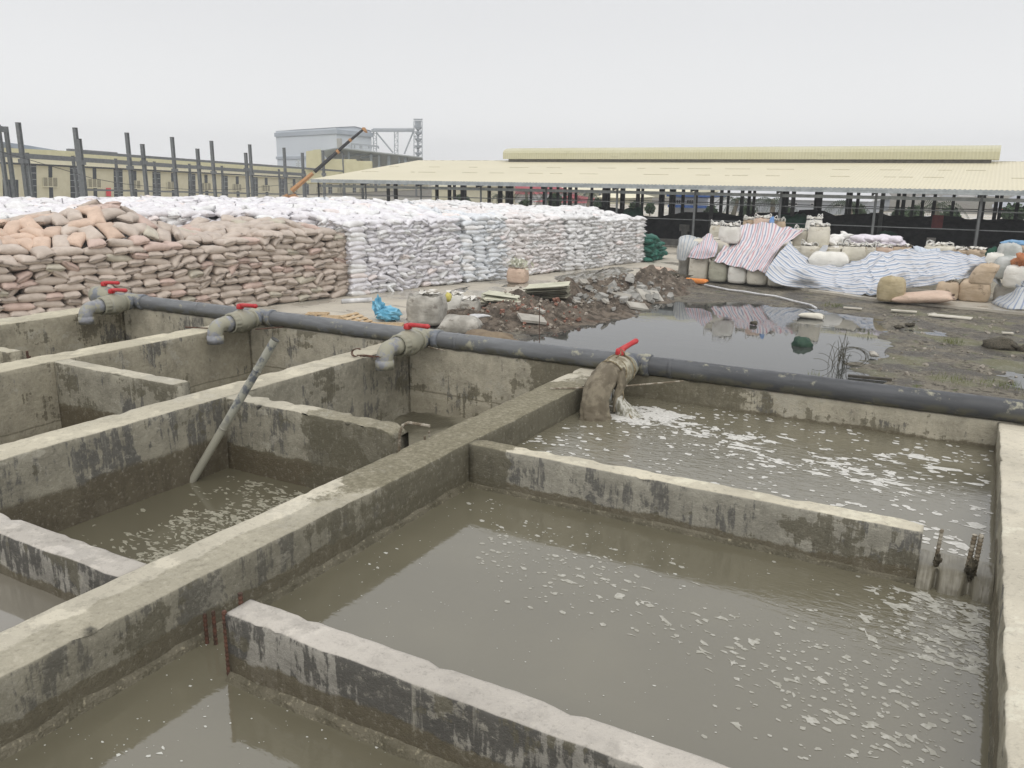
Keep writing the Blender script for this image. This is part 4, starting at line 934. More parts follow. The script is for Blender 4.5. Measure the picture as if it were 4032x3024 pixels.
# cable
mb = MB(); mb.tube([unpl(u, v, PL1, AZ, 2.5) for u, v in ((0, 597), (100, 625), (180, 648), (270, 674), (360, 701), (470, 722), (620, 738), (780, 748), (930, 745), (1090, 730), (1240, 705))], .035, 5); o = mb.build('cable', steel_d, None); tag(o, 'thin dark cable sagging between the bare steel columns', 'cable')
# cream building
cream = simple('cream_wall', (.56, .52, .37), (.60, .56, .41), 1.2, .85); creamy = simple('cream_fascia', (.58, .55, .34), (.63, .60, .39), 1, .7); creaml = simple('cream_eave', (.74, .70, .52), (.78, .74, .56), 1, .7)
glass = simple('dark_glass', (.022, .028, .035), (.035, .042, .05), .6, .25, .5); frame_m = simple('pale_frame', (.30, .32, .32), (.36, .38, .38))
bld = empty('factory_building', (*PLB, 0), 'long cream factory hall with dark strip windows and square wall vents', 'building')
nB = np.array([cos(AZ), -sin(AZ), 0.0])
def onB(u, v, off=0.0): return unpl(u, v, PLB, AZ, off)
def prismB(poly, off, th, name, mat, parent): return MB().prism([onB(u, v, off) for u, v in poly], nB*-th).build(name, mat, parent)
us_ = [-60, 0, 300, 600, 1000, 1400, 1690]; tv = [578, 581, 596, 618, 650, 681, 700]; lv = [603, 606, 622, 645, 674, 700, 712]; wv = [638, 641, 654, 672, 694, 712, 721]
bot_ = [onB(u, 700) for u in us_]; wl = MB(); pts = [onB(u, v) for u, v in zip(us_, wv)]
wl.prism([(p[0], p[1], 0) for p in (pts[0], pts[-1])] + [tuple(p) for p in pts[::-1]], nB*-12); wl.build('wall', cream, bld)
MB().prism([tuple(onB(u, v, .5)) for u, v in zip(us_, lv)] + [tuple(onB(u, v+1, .5)) for u, v in list(zip(us_, wv))[::-1]], nB*-.6).build('eave', creaml, bld)
MB().prism([tuple(onB(u, v, .8)) for u, v in zip(us_, tv)] + [tuple(onB(u, v+1, .8)) for u, v in list(zip(us_, lv))[::-1]], nB*-6).build('fascia', creamy, bld)
lerp = lambda x, a, b: a+(b-a)*x
for c_ in (121, 295, 465, 616, 755, 884, 1004, 1109, 1207, 1300, 1395, 1480, 1560):
    f = c_/1000; w_ = lerp(f, 46, 22)/2; tv_ = float(np.interp(c_, us_, wv))+3; tl = lerp(f, 4, 2)
    wn = prismB([(c_-w_, tv_), (c_+w_, tv_+1.5), (c_+w_+tl, 800), (c_-w_+tl, 800)], .03, .05, 'window', glass, bld)
    mb = MB()
    for k in range(6): vv = tv_+6+k*(800-tv_)/6; mb.beam(onB(c_-w_, vv, .10), onB(c_+w_+2, vv+1, .10), .06, .08)
    mb.beam(onB(c_, tv_, .1), onB(c_+tl, 800, .1), .06, .08); mb.build('frame', frame_m, wn)
vn = N('vent_grid', .8, .3); vn.col(vn.mix(vn.ss(vn.noise(6, 3), .4, .6), (.30, .28, .20), (.24, .22, .155)))
for c_ in (198, 372, 530, 680, 811, 934, 1048, 1158, 1259, 1340, 1425):
    f = c_/1000; w_ = lerp(f, 34, 18)*.5*1.9/1.9; w_ = lerp(f, 35, 17); nw = lerp(f, 8, 5.5); tv_ = float(np.interp(c_, us_, wv))+4; g0 = lerp(f, 692, 727); g1 = lerp(f, 730, 752)
    prismB([(c_-nw, tv_), (c_+nw, tv_), (c_+nw+1, g0), (c_-nw+1, g0)], .03, .05, 'window', glass, bld); prismB([(c_-nw+3, g1), (c_+nw+3, g1), (c_+nw+6, 800), (c_-nw+5, 800)], .03, .05, 'window', glass, bld)
    vg = prismB([(c_-w_*.92, g0), (c_+w_*.92, g0+1.5), (c_+w_*.92+1, g1+1.5), (c_-w_*.92+1, g1)], .12, .12, 'wall_vent', vn.m, bld)
    mb = MB()
    for s_ in (-.92, -.3, .3, .92): mb.beam(onB(c_+s_*w_, g0, .18), onB(c_+s_*w_+1, g1+1, .18), .05, .06)
    mb.beam(onB(c_-w_*.95, g1, .2), onB(c_+w_*.95, g1+2, .2), .08, .10); mb.build('frame', creaml, vg)
prismB([(10, 706), (72, 708), (75, 800), (14, 800)], .03, .05, 'doorway', glass, bld)
rs = simple('red_sign', (.62, .05, .07), (.68, .08, .09))
for (a, b_2, c_, d_, lab) in ((419, 740, 437, 773, 'red safety poster on the cream building near the left columns'), (1409, 772, 1417, 793, 'small red poster behind the columns at the shed corner')):
    o = MB().prism([onB(a, b_2, .2), onB(c_, b_2, .2), onB(c_+1, d_, .2), onB(a+1, d_, .2)], nB*-.08).build('red_sign', rs, None, origin=onB(a, b_2, .2)); tag(o, lab, 'sign')
# grey roof peeking above at the left
gr_m = corr('grey_blue_roof', (.22, .27, .32), (.26, .30, .35), 'Y', .6)
rr = empty('warehouse', (-160, 80, 0), 'distant grey-blue warehouse roof behind the cream building, far left', 'building')
MB().prism([und(-60, 548, 172), und(0, 556, 175), und(120, 574, 185), und(240, 594, 200), und(240, 600, 200), und(-60, 600, 172)], _f*12).build('roof', gr_m, rr)
MB().beam(und(430, 594, 200), und(452, 607, 205), .6).build('x', steel_d, rr) if False else None
MB().beam(und(270, 594, 205), und(455, 608, 215), 1.2, .9).build('ridge_edge', steel, rr)

# ------------------------------------------------------------ far factory, gantry, frame building, crane
fw = simple('pale_blue_sheet', (.62, .67, .72), (.66, .71, .76), .08, .7); fb = simple('blue_roof', (.07, .13, .30), (.10, .17, .34), .1, .6); fband = simple('grey_band', (.40, .45, .50), (.46, .50, .55), .1, .7)  # factory wall blue is lightened, distance haze mixed into its colour
fac = empty('factory_building', (*und(1324, 600, 250)[:2], 0), 'tall pale blue factory block with a blue roof in the haze', 'building')
A_, C1_, R1_ = und(1085, 512, 275), und(1324, 516, 245), und(1462, 529, 262)
ze = (A_[2]+C1_[2])/2+.3; A_[2] = C1_[2] = R1_[2] = ze
Bk = A_ + (R1_-C1_); G1 = (C1_+R1_)/2; G1[2] = und(1392, 499, 254)[2]; G2 = G1 + (A_-C1_)
z0 = lambda p: (p[0], p[1], 0)
mb = MB(); mb.add([z0(A_), z0(C1_), z0(R1_), z0(Bk), tuple(A_), tuple(C1_), tuple(R1_), tuple(Bk), tuple(G1), tuple(G2)], [(0, 1, 5, 4), (1, 2, 6, 8, 5), (2, 3, 7, 6), (3, 0, 4, 9, 7)]); mb.build('wall', fw, fac)
up_ = np.array([0, 0, .08]); cc = (A_+R1_)/2
ex = lambda p, k=1.02: np.array([cc[0]+(p[0]-cc[0])*k, cc[1]+(p[1]-cc[1])*k, p[2]])
mb = MB(); mb.add([tuple(ex(q)+up_) for q in (A_, C1_, G1, G2, R1_, Bk)], [(0, 1, 2, 3), (3, 2, 4, 5)]); mb.build('roof', fb, fac)
for (vt, vb_, k, nm_) in ((513, 530, 1.035, 'eave_band'), (614, 626, 1.03, 'lower_band')):
    za = und(1324, vt, 250)[2]; zb_ = und(1324, vb_, 250)[2]
    q = [ex(p, k) for p in (A_, C1_, R1_, Bk)]; mb = MB(); mb.add([(p[0], p[1], zb_) for p in q] + [(p[0], p[1], za) for p in q], [(0,1,5,4), (1,2,6,5), (2,3,7,6), (3,0,4,7), (0,3,2,1), (4,5,6,7)]); mb.build(nm_, fband, fac)
MB().prism([und(1325, 545, 243.5), und(1345, 545, 243.5), und(1350, 625, 243.5), und(1332, 625, 243.5)], _f*.5).build('stained_panel', simple('stain', (.30, .30, .28), (.4, .4, .38)), fac)
hz_m = simple('haze_paled_frame', (.34, .37, .40), (.40, .43, .46))  # frame grey paled so the colour itself holds some distance haze
def lattice(mb, u0, u1, v0, v1, D, nseg, w_=.25):
    for dd in (0, 3.5):
        for u in (u0, u1): mb.beam(und(u, v0, D+dd), und(u, v1, D+dd), w_)
        for k in range(nseg):
            a = v0+(v1-v0)*k/nseg; b = v0+(v1-v0)*(k+1)/nseg; mb.beam(und(u0 if k % 2 else u1, a, D+dd), und(u1 if k % 2 else u0, b, D+dd), w_*.7); mb.beam(und(u0, a, D+dd), und(u1, a, D+dd), w_*.8)
tw = empty('elevator_tower', (*und(1646, 600, 262)[:2], 0), 'hazy lattice elevator tower with platforms', 'tower')
mb = MB(); lattice(mb, 1630, 1662, 476, 725, 260, 12); mb.build('lattice', hz_m, tw)
MB().beam(und(1646, 480, 262), und(1646, 725, 262), .6).build('elevator_leg', hz_m, tw)
for v in (500, 520, 545, 572, 600): MB().prism([und(1632, v, 261), und(1660, v, 261), und(1652, v+9, 261), und(1640, v+9, 261)], _f*1.0).build('platform', hz_m, tw)
MB().beam(und(1628, 470, 262), und(1664, 470, 262), 2, .25).build('top_canopy', hz_m, tw); blob_p = und(1646, 490, 262)
MB().box(blob_p, (1.3, 1.3, 2.0)).build('hoist_head', hz_m, tw)
ga = empty('conveyor_gantry', (*und(1545, 600, 262)[:2], 0), 'hazy conveyor bridge on lattice legs left of the elevator tower', 'conveyor')
mb = MB(); mb.beam(und(1462, 514, 262), und(1630, 514, 262), 1.2, .8); mb.build('conveyor', hz_m, ga)
mb = MB(); mb.beam(und(1474, 506, 262), und(1632, 505, 262), .15)
for k in range(26): u = 1474+158*k/25; mb.beam(und(u, 505, 262), und(u, 513, 262), .12)
mb.build('handrail', hz_m, ga)
for (a, b, vt) in ((1470, 1483, 506), (1553, 1567, 518)): mb = MB(); lattice(mb, a, b, vt, 720, 262, 11, .22); mb.build('lattice_leg', hz_m, ga)
MB().beam(und(1482, 522, 262), und(1548, 602, 262), .45).build('brace', hz_m, ga); MB().beam(und(1628, 518, 262), und(1592, 606, 262), .45).build('brace', hz_m, ga)
mb = MB(); mb.beam(und(1382, 566, 250), und(1490, 577, 250), .5)
for u in (1384, 1396, 1418, 1424, 1452, 1462, 1490): mb.beam(und(u, 566+(u-1382)*.1, 250), und(u, 585, 250), .35)
o = mb.build('pipe_rack', hz_m, None, origin=und(1430, 570, 250)); tag(o, 'small hazy pipe rack in front of the pale blue factory', 'pipe rack')
po = empty('power_pole', (*und(1174, 640, 225)[:2], 0), 'hazy power pole with crossarms before the pale blue factory', 'pole'); MB().beam(und(1174, 628, 225), und(1176, 720, 225), .3).build('mast', hz_m, po)
for v in (632, 645, 652): MB().beam(und(1165, v, 225), und(1183, v, 225), .25).build('crossarm', hz_m, po)
# frame building
st_m = simple('frame_steel', (.20, .23, .24), (.26, .29, .30)); yl = simple('cream_panel', (.54, .51, .32), (.58, .55, .36), 1, .7)
fb_ = empty('frame_building', (*und(1400, 650, 172)[:2], 0), 'half built steel frame hall with pale yellow wall panels, below the far factory', 'building')
for poly, dd in (([(1205, 596), (1232, 592), (1232, 590), (1262, 588), (1264, 662), (1206, 662)], 0), ([(1206, 652), (1262, 652), (1264, 625), (1402, 627), (1403, 633), (1464, 634), (1464, 720), (1206, 720)], 1.0)):
    MB().prism([und(u, v, 168+dd) for u, v in poly], _f*1.0).build('wall_panel', yl, fb_)
MB().prism([und(1264, 592, 165), und(1335, 580, 170), und(1662, 618, 170), und(1662, 622, 170), und(1335, 584, 170), und(1264, 596, 165)], _f*14).build('roof', simple('roof_grey', (.33, .36, .36), (.38, .41, .41)), fb_)
for (u, v, w_) in ((1291, 596, .25), (1374, 598, .3), (1462, 605, .4), (1493, 610, .3), (1532, 612, .45), (1572, 618, .3), (1597, 618, .5), (1655, 622, .5)): MB().beam(und(u, v, 171), und(u, 730, 171), w_*1.3).build('post', st_m, fb_)
for a, b in (((1264, 606), (1350, 600)), ((1350, 616), (1440, 606)), ((1420, 622), (1530, 606)), ((1590, 643), (1660, 648))): MB().beam(und(*a, 172), und(*b, 172), .3, .35).build('rafter', st_m, fb_)
# mobile crane
orange = simple('crane_orange', (.40, .21, .09), (.47, .26, .12), 2, .6); blackp = simple('crane_black', (.02, .02, .022), (.03, .03, .032))
cr_ = empty('mobile_crane', (*und(1150, 760, 118)[:2], 0), 'mobile crane with orange base section and long black boom', 'crane')
def taper(a, b, wa, wb, D): p = Vector(und(*a, D)); q = Vector(und(*b, D)); return MB().tube([p, q], [wa/2*1.35, wb/2*1.35], 4)
taper((1148, 752), (1232, 682), .50, .38, 118).build('base_section', orange, cr_)
for i, (a, b, w_) in enumerate((((1238, 677), (1328, 598), .36), ((1332, 594), (1377, 554), .31), ((1381, 551), (1430, 510), .26))): taper(a, b, w_, w_*.95, 118).build('boom_section', blackp, cr_)
for c_, s_ in (((1330, 597), .5), ((1379, 552), .42)): MB().tube([Vector(und(c_[0]-4, c_[1]+3.5, 118)), Vector(und(c_[0]+4, c_[1]-3.5, 118))], s_/2*1.3, 6).build('collar', orange, cr_)
MB().prism([und(1424, 508, 117.6), und(1427, 501, 117.6), und(1438, 502, 117.6), und(1444, 517, 117.6), und(1436, 516, 117.6)], _f*.8).build('boom_head', orange, cr_)
MB().prism([und(1100, 795, 118), und(1112, 772, 118), und(1130, 762, 118), und(1136, 795, 118)], _f*2).build('cab', orange, cr_); MB().prism([und(1138, 768, 118), und(1162, 762, 118), und(1170, 800, 118), und(1138, 800, 118)], _f*2).build('turntable', orange, cr_)

# ------------------------------------------------------------ place behind the shed
def block(name, u0, u1, vt, D, dep, mat, label, cat='building', roof=None, roofh=0, wins=(), winmat=None, zb=0, hip=0):
    a = uny(u0, vt, D); b = uny(u1, vt, D); z = (a[2]+b[2])/2; r = empty(name, (a[0], D, 0), label, cat)
    MB().b2((a[0], D, zb), (b[0], D+dep, z)).build('wall', mat, r)
    if roof:
        o = .5; p = [(a[0]-o, D-o, z+.004), (b[0]+o, D-o, z+.004), (b[0]+o, D+dep+o, z+.004), (a[0]-o, D+dep+o, z+.004), (a[0]+hip, D+dep/2, z+roofh), (b[0]-hip, D+dep/2, z+roofh)]
        MB().add(p, [(0, 1, 5, 4), (2, 3, 4, 5), (1, 2, 5), (3, 0, 4), (3, 2, 1, 0)]).build('roof', roof, r)
    for (wu0, wu1, wv0, wv1) in wins:
        c = uny(wu0, wv0, D-.06); d = uny(wu1, wv1, D-.06); wo_ = MB().b2((c[0], D-.06, d[2]), (d[0], D+.01, c[2])).build('window', frame_w, r)
        n_ = 3
        for k in range(n_): xa = c[0]+(d[0]-c[0])*(k+.12)/n_; xb = c[0]+(d[0]-c[0])*(k+.88)/n_; MB().b2((xa, D-.10, d[2]+.1), (xb, D-.05, c[2]-.1)).build('pane', glass, wo_)
    return r
frame_w = simple('white_frame', (.6, .6, .6), (.66, .66, .66)); white = simple('white_wall', (.56, .58, .60), (.62, .63, .64), .3, .8); redroof = simple('red_roof', (.30, .05, .07), (.36, .08, .09), .5); greyw = simple('grey_wall', (.33, .35, .38), (.38, .40, .43), .3)
crw = simple('cream_far_wall', (.48, .46, .34), (.54, .52, .40), .3); bluep = simple('blue_paint', (.03, .08, .24), (.04, .10, .28), .5)
block('house', 1700, 1800, 735, 120, 20, crw, 'cream building corner seen through the left part of the shed', roof=crw, roofh=1)
block('house', 1806, 2075, 762, 140, 22, white, 'white building with a dark red roof seen through the shed', roof=redroof, roofh=3, hip=6, wins=[(1905, 1925, 790, 815), (2000, 2020, 785, 812)])
block('hall', 2085, 2720, 752, 205, 30, crw, 'long cream hall seen behind the low red roof', roof=creaml, roofh=2.5, wins=[(2118+60*k, 2126+60*k, 760, 785) for k in range(9)])
block('house', 2110, 2290, 797, 130, 12, white, 'low white house with a pale red hipped roof seen through the shed', roof=redroof, roofh=1.3, hip=5, wins=[(2130, 2142, 808, 822), (2155, 2165, 808, 822)])
block('house', 2350, 2480, 778, 150, 12, crw, 'small cream house seen between the shed posts', roof=creaml, roofh=1.4, hip=3, wins=[(2365, 2373, 783, 795)])
bb = block('gate_building', 2640, 2790, 778, 118, 14, white, 'white building with blue bands seen through the shed', wins=[(2655, 2680, 785, 803), (2705, 2730, 785, 803)])
a = uny(2635, 806, 117.2); b = uny(2785, 820, 117.2); MB().b2((a[0], 116.6, b[2]), (b[0], 117.9, a[2])).build('blue_band', bluep, bb); a = uny(2630, 765, 117.2); b = uny(2790, 777, 117.2); MB().b2((a[0], 116.6, b[2]), (b[0], 131, a[2])).build('blue_fascia', bluep, bb)
block('warehouse', 2792, 3420, 786, 132, 30, greyw, 'long grey warehouse with small white windows seen through the shed', roof=white, roofh=2, wins=[(2846, 2866, 792, 803), (2930, 2964, 793, 804), (3104, 3140, 797, 810), (3192, 3230, 799, 812), (3285, 3322, 802, 815)])
hzm = [simple('far_tone', c_, tuple(q*1.15 for q in c_), .2) for c_ in ((.30, .33, .37), (.42, .44, .47), (.24, .28, .33), (.5, .5, .5))]
rg = random.Random(12)
for i, (u0, u1, vt) in enumerate(((3425, 3470, 792), (3474, 3512, 778), (3518, 3560, 786), (3566, 3600, 796), (3606, 3640, 812), (3644, 3690, 806), (3700, 3760, 818), (3765, 3830, 812), (3836, 3880, 806), (3884, 3915, 820))):
    block('city_building', u0, u1, vt, 260+8*i, 15, hzm[i % 4], ['tallest', 'pale', 'dark', 'white', 'low grey', 'boxy', 'wide low', 'broad grey', 'far pale', 'small dark'][i] + ' hazy city building seen beyond the tall black heap, %s from the left' % (nm+['eighth', 'ninth', 'tenth'])[i], roof=hzm[(i+1) % 4] if i % 3 == 0 else None, roofh=1, wins=[(u0+5, u0+13, vt+5, vt+9), (u1-14, u1-6, vt+5, vt+9)])
wb_ = block('hall', 3918, 4300, 822, 170, 20, white, 'white hall with a red dot logo seen at the far right', roof=greyw, roofh=2.5, hip=4)
q = uny(3954, 829, 169.7); MB().tube([(q[0], 169.7, q[2]), (q[0], 169.98, q[2])], .42, 14).build('red_logo', rs, wb_)
for a, b in ((3935, 3947), (3962, 3990), (4010, 4024)):
    c = uny(a, 827, 169.9); d = uny(b, 831, 169.9); MB().b2((c[0], 169.9, d[2]), (d[0], 169.98, c[2])).build('lettering', redroof, wb_)
gw = empty('garden_wall', (-60, 104, 0), 'pale boundary wall seen through the left part of the shed', 'wall'); a = uny(1745, 815, 104); b = uny(2130, 826, 104)
MB().b2((a[0], 104, 0), (b[0], 104.3, (a[2]+b[2])/2)).build('wall', simple('garden_wall', (.38, .38, .35), (.45, .44, .40), .5), gw); mb = MB()
mb.b2((a[0]-.1, 103.9, (a[2]+b[2])/2+.002), (b[0]+.1, 104.4, (a[2]+b[2])/2+.15)); mb.build('coping', white, gw)
# palms and shrubs
leafm = simple('palm_leaf', (.035, .055, .03), (.06, .085, .045), .8, .6); leaf2 = simple('shrub_leaf', (.03, .055, .025), (.06, .10, .045), 1.5, .7); trunk_m = simple('palm_trunk', (.16, .14, .11), (.24, .21, .17), 2)
def palm(u, v, D, s, label, seed):
    p = uny(u, v, D); rg = random.Random(seed); r = empty('palm_tree', (p[0], D, 0), label, 'palm tree', 'palm trees behind the shed')
    MB().tube([(p[0]+.25*sin(k*.5+seed), D, p[2]*k/6) for k in range(7)], [.30*s, .24*s, .2*s, .18*s, .17*s, .16*s, .14*s], 8).build('trunk', trunk_m, r, smooth=True)
    mb = MB()
    for k in range(12):
        a = 2*pi*k/12+rg.uniform(-.2, .2); el = rg.uniform(-.1, .9); L = s*rg.uniform(2.0, 2.8); pts = []
        for j in range(9):
            t = j/8; pts.append(Vector((p[0]+cos(a)*L*t*.9, D+sin(a)*L*t*.9, p[2]+L*(t*math.sin(el)*.8 - t*t*1.05))))
        for j in range(8):
            d = pts[j+1]-pts[j]; sd_ = Vector((-sin(a), cos(a), 0)); 
            for q in (-1, 1):
                for h_ in (0, .5):
                    b0 = pts[j]+d*h_; tip = b0 + sd_*q*.40*s*(1-j/10) + Vector((0, 0, -.30*s)) + d*.9; mb.add([b0, b0+d*.20, tip], [(0, 1, 2)])
    mb.build('crown', leafm, r)
for i, (u, v, D, s) in enumerate(((1815, 770, 112, 1.0), (1960, 765, 118, 1.0), (2078, 750, 108, 1.3), (2195, 752, 106, 1.4), (2322, 755, 112, 1.2), (2895, 782, 104, 1.5), (3038, 784, 104, 1.7), (3345, 796, 100, 1.6), (3698, 800, 98, 1.6))): palm(u, v, D, s, nm[i]+' palm from the left behind the shed' if i < 7 else ['eighth', 'rightmost'][i-7]+' palm from the left behind the shed', i)
def shrub(u, v, D, rad, label, seed):
    p = uny(u, v, D); rg = random.Random(seed); r = empty('bush', (p[0], D, 0), label, 'bush', 'bushes behind the shed'); mb = MB()
    for k in range(420):
        a = rg.uniform(0, 2*pi); b = math.acos(rg.uniform(-1, 1)); R = .62*rad*rg.random()**.4; R *= 1+.35*nz(cos(a)+seed, sin(a), b, 1.5, 2)
        c = Vector((p[0]+R*cos(a)*sin(b), D+R*sin(a)*sin(b), p[2]+R*cos(b))); e1 = Vector((rg.gauss(0, 1), rg.gauss(0, 1), rg.gauss(0, 1))).normalized()*.28; e2 = e1.cross(Vector((rg.gauss(0, 1), rg.gauss(0, 1), 1))).normalized()*.2
        mb.add([c-e1, c+e2, c+e1, c-e2], [(0, 1, 2, 3)])
    mb.build('foliage', leaf2, r); MB().tube([(p[0], D, 0), (p[0], D, p[2])], .08, 6).build('stem', trunk_m, r)
for i, (u, v, D, rd) in enumerate(((1820, 795, 100, 1.6), (2065, 808, 104, 1.2), (2185, 790, 105, 1.6), (2355, 805, 110, 1.1), (2500, 815, 112, 1.2), (2560, 820, 108, 1.0), (2800, 835, 104, 1.2), (2943, 838, 104, 1.4), (3090, 838, 104, 1.2), (3370, 845, 104, 1.8), (3600, 845, 110, 1.6), (3740, 852, 115, 1.8), (3990, 850, 105, 2.2), (3540, 848, 108, 1.3))): shrub(u, v, D, rd, 'dark green bush behind the shed, %s from the left' % (nm+['eighth', 'ninth', 'tenth', 'eleventh', 'twelfth', 'fourteenth', 'thirteenth'])[i] if True else '', i+40)

# ------------------------------------------------------------ jumbo bags
def bagmat(name, a, b, dirt=(.30, .24, .17), da=.4):
    n = N(name, .7, .25); x, y, z = n.xyz(n.obj())
    c = n.mix(n.ss(n.noise(2.2, 5), .35, .65), a, b); c = n.mix(n.mth('MULTIPLY', n.ss(n.noise(1.0, 5, n.vec((2.2, 2.2, 3.5)), .65), .55, .68), da), c, dirt)
    n.col(c); n.bump(n.mth('ADD', n.noise(3.5, 5), n.mth('MULTIPLY', n.noise(1.0, 3, n.vec((3, 3, 14))), .6)), .55, .06); return n.m
BM = {'white': bagmat('white_bag', (.68, .665, .61), (.76, .745, .69), da=.25), 'cream': bagmat('cream_bag', (.60, .57, .48), (.70, .665, .57), (.30, .22, .12), .45), 'green': bagmat('greenish_bag', (.38, .38, .30), (.45, .445, .36), (.2, .19, .14)),
      'tan': bagmat('tan_bag', (.46, .36, .25), (.54, .435, .32), (.10, .07, .045), .7), 'peach': bagmat('peach_bag', (.56, .42, .33), (.62, .48, .38)), 'ochre': bagmat('ochre_bag', (.36, .30, .18), (.46, .39, .25), (.22, .17, .10), .4),
      'plastic': bagmat('clear_plastic', (.38, .40, .38), (.52, .53, .51), (.22, .24, .23), .5), 'dirty': bagmat('dirty_white_bag', (.30, .285, .25), (.50, .48, .43), (.14, .12, .10), .7)}
piping = simple('black_piping', (.02, .02, .02), (.04, .04, .04)); loopm = simple('bag_loop', (.6, .6, .57), (.7, .7, .66), 5, .7)
trash = simple('bag_contents', (.52, .49, .43), (.78, .77, .73), 6, .8, .3, .6)
def jumbo(p, w_, h, mat, label, group=None, top='open', rz=0.0, loops=True, pip=True, seed=0, d_=None, lean=(0, 0), name='jumbo_bag', cat='jumbo bag'):
    d_ = d_ or w_; r = empty(name, p, label, cat, group); n = 40; m = 16; vs = []; ex = 5.2
    def sq(a, e): c, s = cos(a), sin(a); k = (abs(c)**e+abs(s)**e)**(-1/e); return c*k, s*k
    for j in range(m+1):
        t = j/m; bulge = (.92+.09*sin(pi*min(1, t*1.05))**.6) * (1 if t > .08 else .88+.12*(t/.08)**.5)*(1-.04*max(0, t-.8)/.2)
        e_ = ex - 1.2*abs(t-.5)
        for i in range(n):
            a = 2*pi*i/n; x, y = sq(a, max(2.8, e_)); k = bulge*(1+.038*nz(x*1.4+seed, y*1.4, t*2.2, 1.2, 3)+.018*nz(x*2, y*2+seed, t*9, 1.2, 2)); x *= w_/2*k; y *= d_/2*k
            xx = x*cos(rz)-y*sin(rz); yy = x*sin(rz)+y*cos(rz); z = h*t
            if j == m: z += .07*nz(x*2+seed, y*2, 3, 2, 3)
            vs.append((p[0]+xx+lean[0]*t*t, p[1]+yy+lean[1]*t*t, p[2]+z))
    fs = [(j*n+i, j*n+(i+1) % n, (j+1)*n+(i+1) % n, (j+1)*n+i) for j in range(m) for i in range(n)]
    # inner top
    base = m*n; b1_ = len(vs)
    if top == 'open':
        for f, dz in ((.88, -.10), (.6, -.03), (.3, .03)):
            for i in range(n):
                v = vs[base+i]; cx, cy = p[0]+lean[0], p[1]+lean[1]; vs.append((cx+(v[0]-cx)*f, cy+(v[1]-cy)*f, p[2]+h+dz+.05*nz(v[0]*3, v[1]*3, f*5, 2, 3)))
    else:
        for f, dz in ((.85, .05), (.5, .10), (.2, .12)):
            for i in range(n):
                v = vs[base+i]; cx, cy = p[0]+lean[0], p[1]+lean[1]; vs.append((cx+(v[0]-cx)*f, cy+(v[1]-cy)*f, p[2]+h+dz*(w_)+.06*nz(v[0]*3, v[1]*3, f*5, 2, 3)))
    for q in range(3):
        o0 = base if q == 0 else b1_+(q-1)*n; o1 = b1_+q*n
        fs += [(o0+i, o0+(i+1) % n, o1+(i+1) % n, o1+i) for i in range(n)]
    fs.append(tuple(b1_+2*n+i for i in range(n)))
    MB().add(vs, fs).build('body', mat, r, smooth=True)
    rim = [Vector(vs[base+i]) for i in range(n)]
    if pip: MB().tube([q+Vector((0, 0, .008)) for q in rim]+[rim[0]+Vector((0, 0, .008))], .014, 5).build('rim_piping', piping, r)
    if loops:
        for k in range(4):
            i0 = int(n*(k+.5)/4); a = rim[(i0-2) % n]; b = rim[(i0+2) % n]; mid = (a+b)/2; hh = .22+.08*sin(k*2.3+seed)
            pts = [a, a+Vector((0, 0, hh*.7)), mid+Vector((.06*sin(k+seed), .05*cos(k), hh)), b+Vector((0, 0, hh*.6)), b]; Q = []
            for u_ in range(len(pts)-1):
                for s_ in range(4): Q.append(pts[u_]+(pts[u_+1]-pts[u_])*s_/4)
            Q.append(pts[-1]); MB().tube(Q, .022, 5).build('loop', loopm, r, smooth=True)
    if top == 'open':
        mb = MB(); rg = random.Random(seed+3)
        for k in range(14):
            a = rg.uniform(0, 2*pi); R = rg.random()**.5*w_*.36; c = Vector((p[0]+lean[0]+R*cos(a), p[1]+lean[1]+R*sin(a), p[2]+h+.02)); q = []
            for i in range(5): b = 2*pi*i/5; q.append(c+Vector((cos(b)*rg.uniform(.08, .2), sin(b)*rg.uniform(.08, .2), rg.uniform(-.03, .14))))
            mb.add([c+Vector((0, 0, rg.uniform(.05, .16)))]+q, [(0, 1+i, 1+(i+1) % 5) for i in range(5)])
        mb.build('contents', trash, r)
    return r
def zc_(sx, sy): return 2600+sx*.452, 500+sy*.452      # coordinates read off two enlarged views
def z5_(sx, sy): return 3232+sx*.452, 500+sy*.452
GJ = 'jumbo bags in the covered stack'
def jb(f, x0, x1, y0, y1, zb, mat, label, yy=None, **k):
    u0, vb = f(x0, y1); u1, vt = f(x1, y0); uc = (u0+u1)/2
    p = unz(uc, vb, zb) if yy is None else uny(uc, vb, yy); d = math.hypot(p[0], p[1]); zc = (p-CAM).dot(_f); w_ = (u1-u0)/FPX*zc*.985; h = (vb-vt)/FPX*zc*1.0
    away = np.array([p[0], p[1], 0])/d; p = p + away*w_*.42
    return jumbo(tuple(float(a) for a in p), w_, h, BM[mat], label, seed=int(x0) % 17, rz=k.pop('rz', math.atan2(-away[0], away[1])*.5), **k)
zs = .055
jb(zc_, 155, 245, 1010, 1300, zs, 'dirty', 'dirty jumbo bag under the pale striped sheet at the left end of the stack', loops=False, top='closed', pip=False)
jb(zc_, 248, 418, 1150, 1332, zs, 'cream', 'cream jumbo bag with a dark tear, leftmost of the front ground row', top='closed', loops=False)
jb(zc_, 420, 586, 1165, 1347, zs, 'green', 'greenish jumbo bag with a paper label in the front ground row', top='closed', loops=False)
jb(zc_, 587, 750, 1215, 1362, zs, 'white', 'pale jumbo bag below the red striped tarp, third of the front ground row', top='closed', loops=False, pip=False)
jb(zc_, 752, 932, 1235, 1375, zs, 'cream', 'wide pale jumbo bag where the red and blue striped tarps meet', top='closed', loops=False, pip=False)
jb(zc_, 936, 1075, 1270, 1388, zs, 'cream', 'jumbo bag half hidden under the lower blue striped tarp edge', top='closed', loops=False, pip=False)
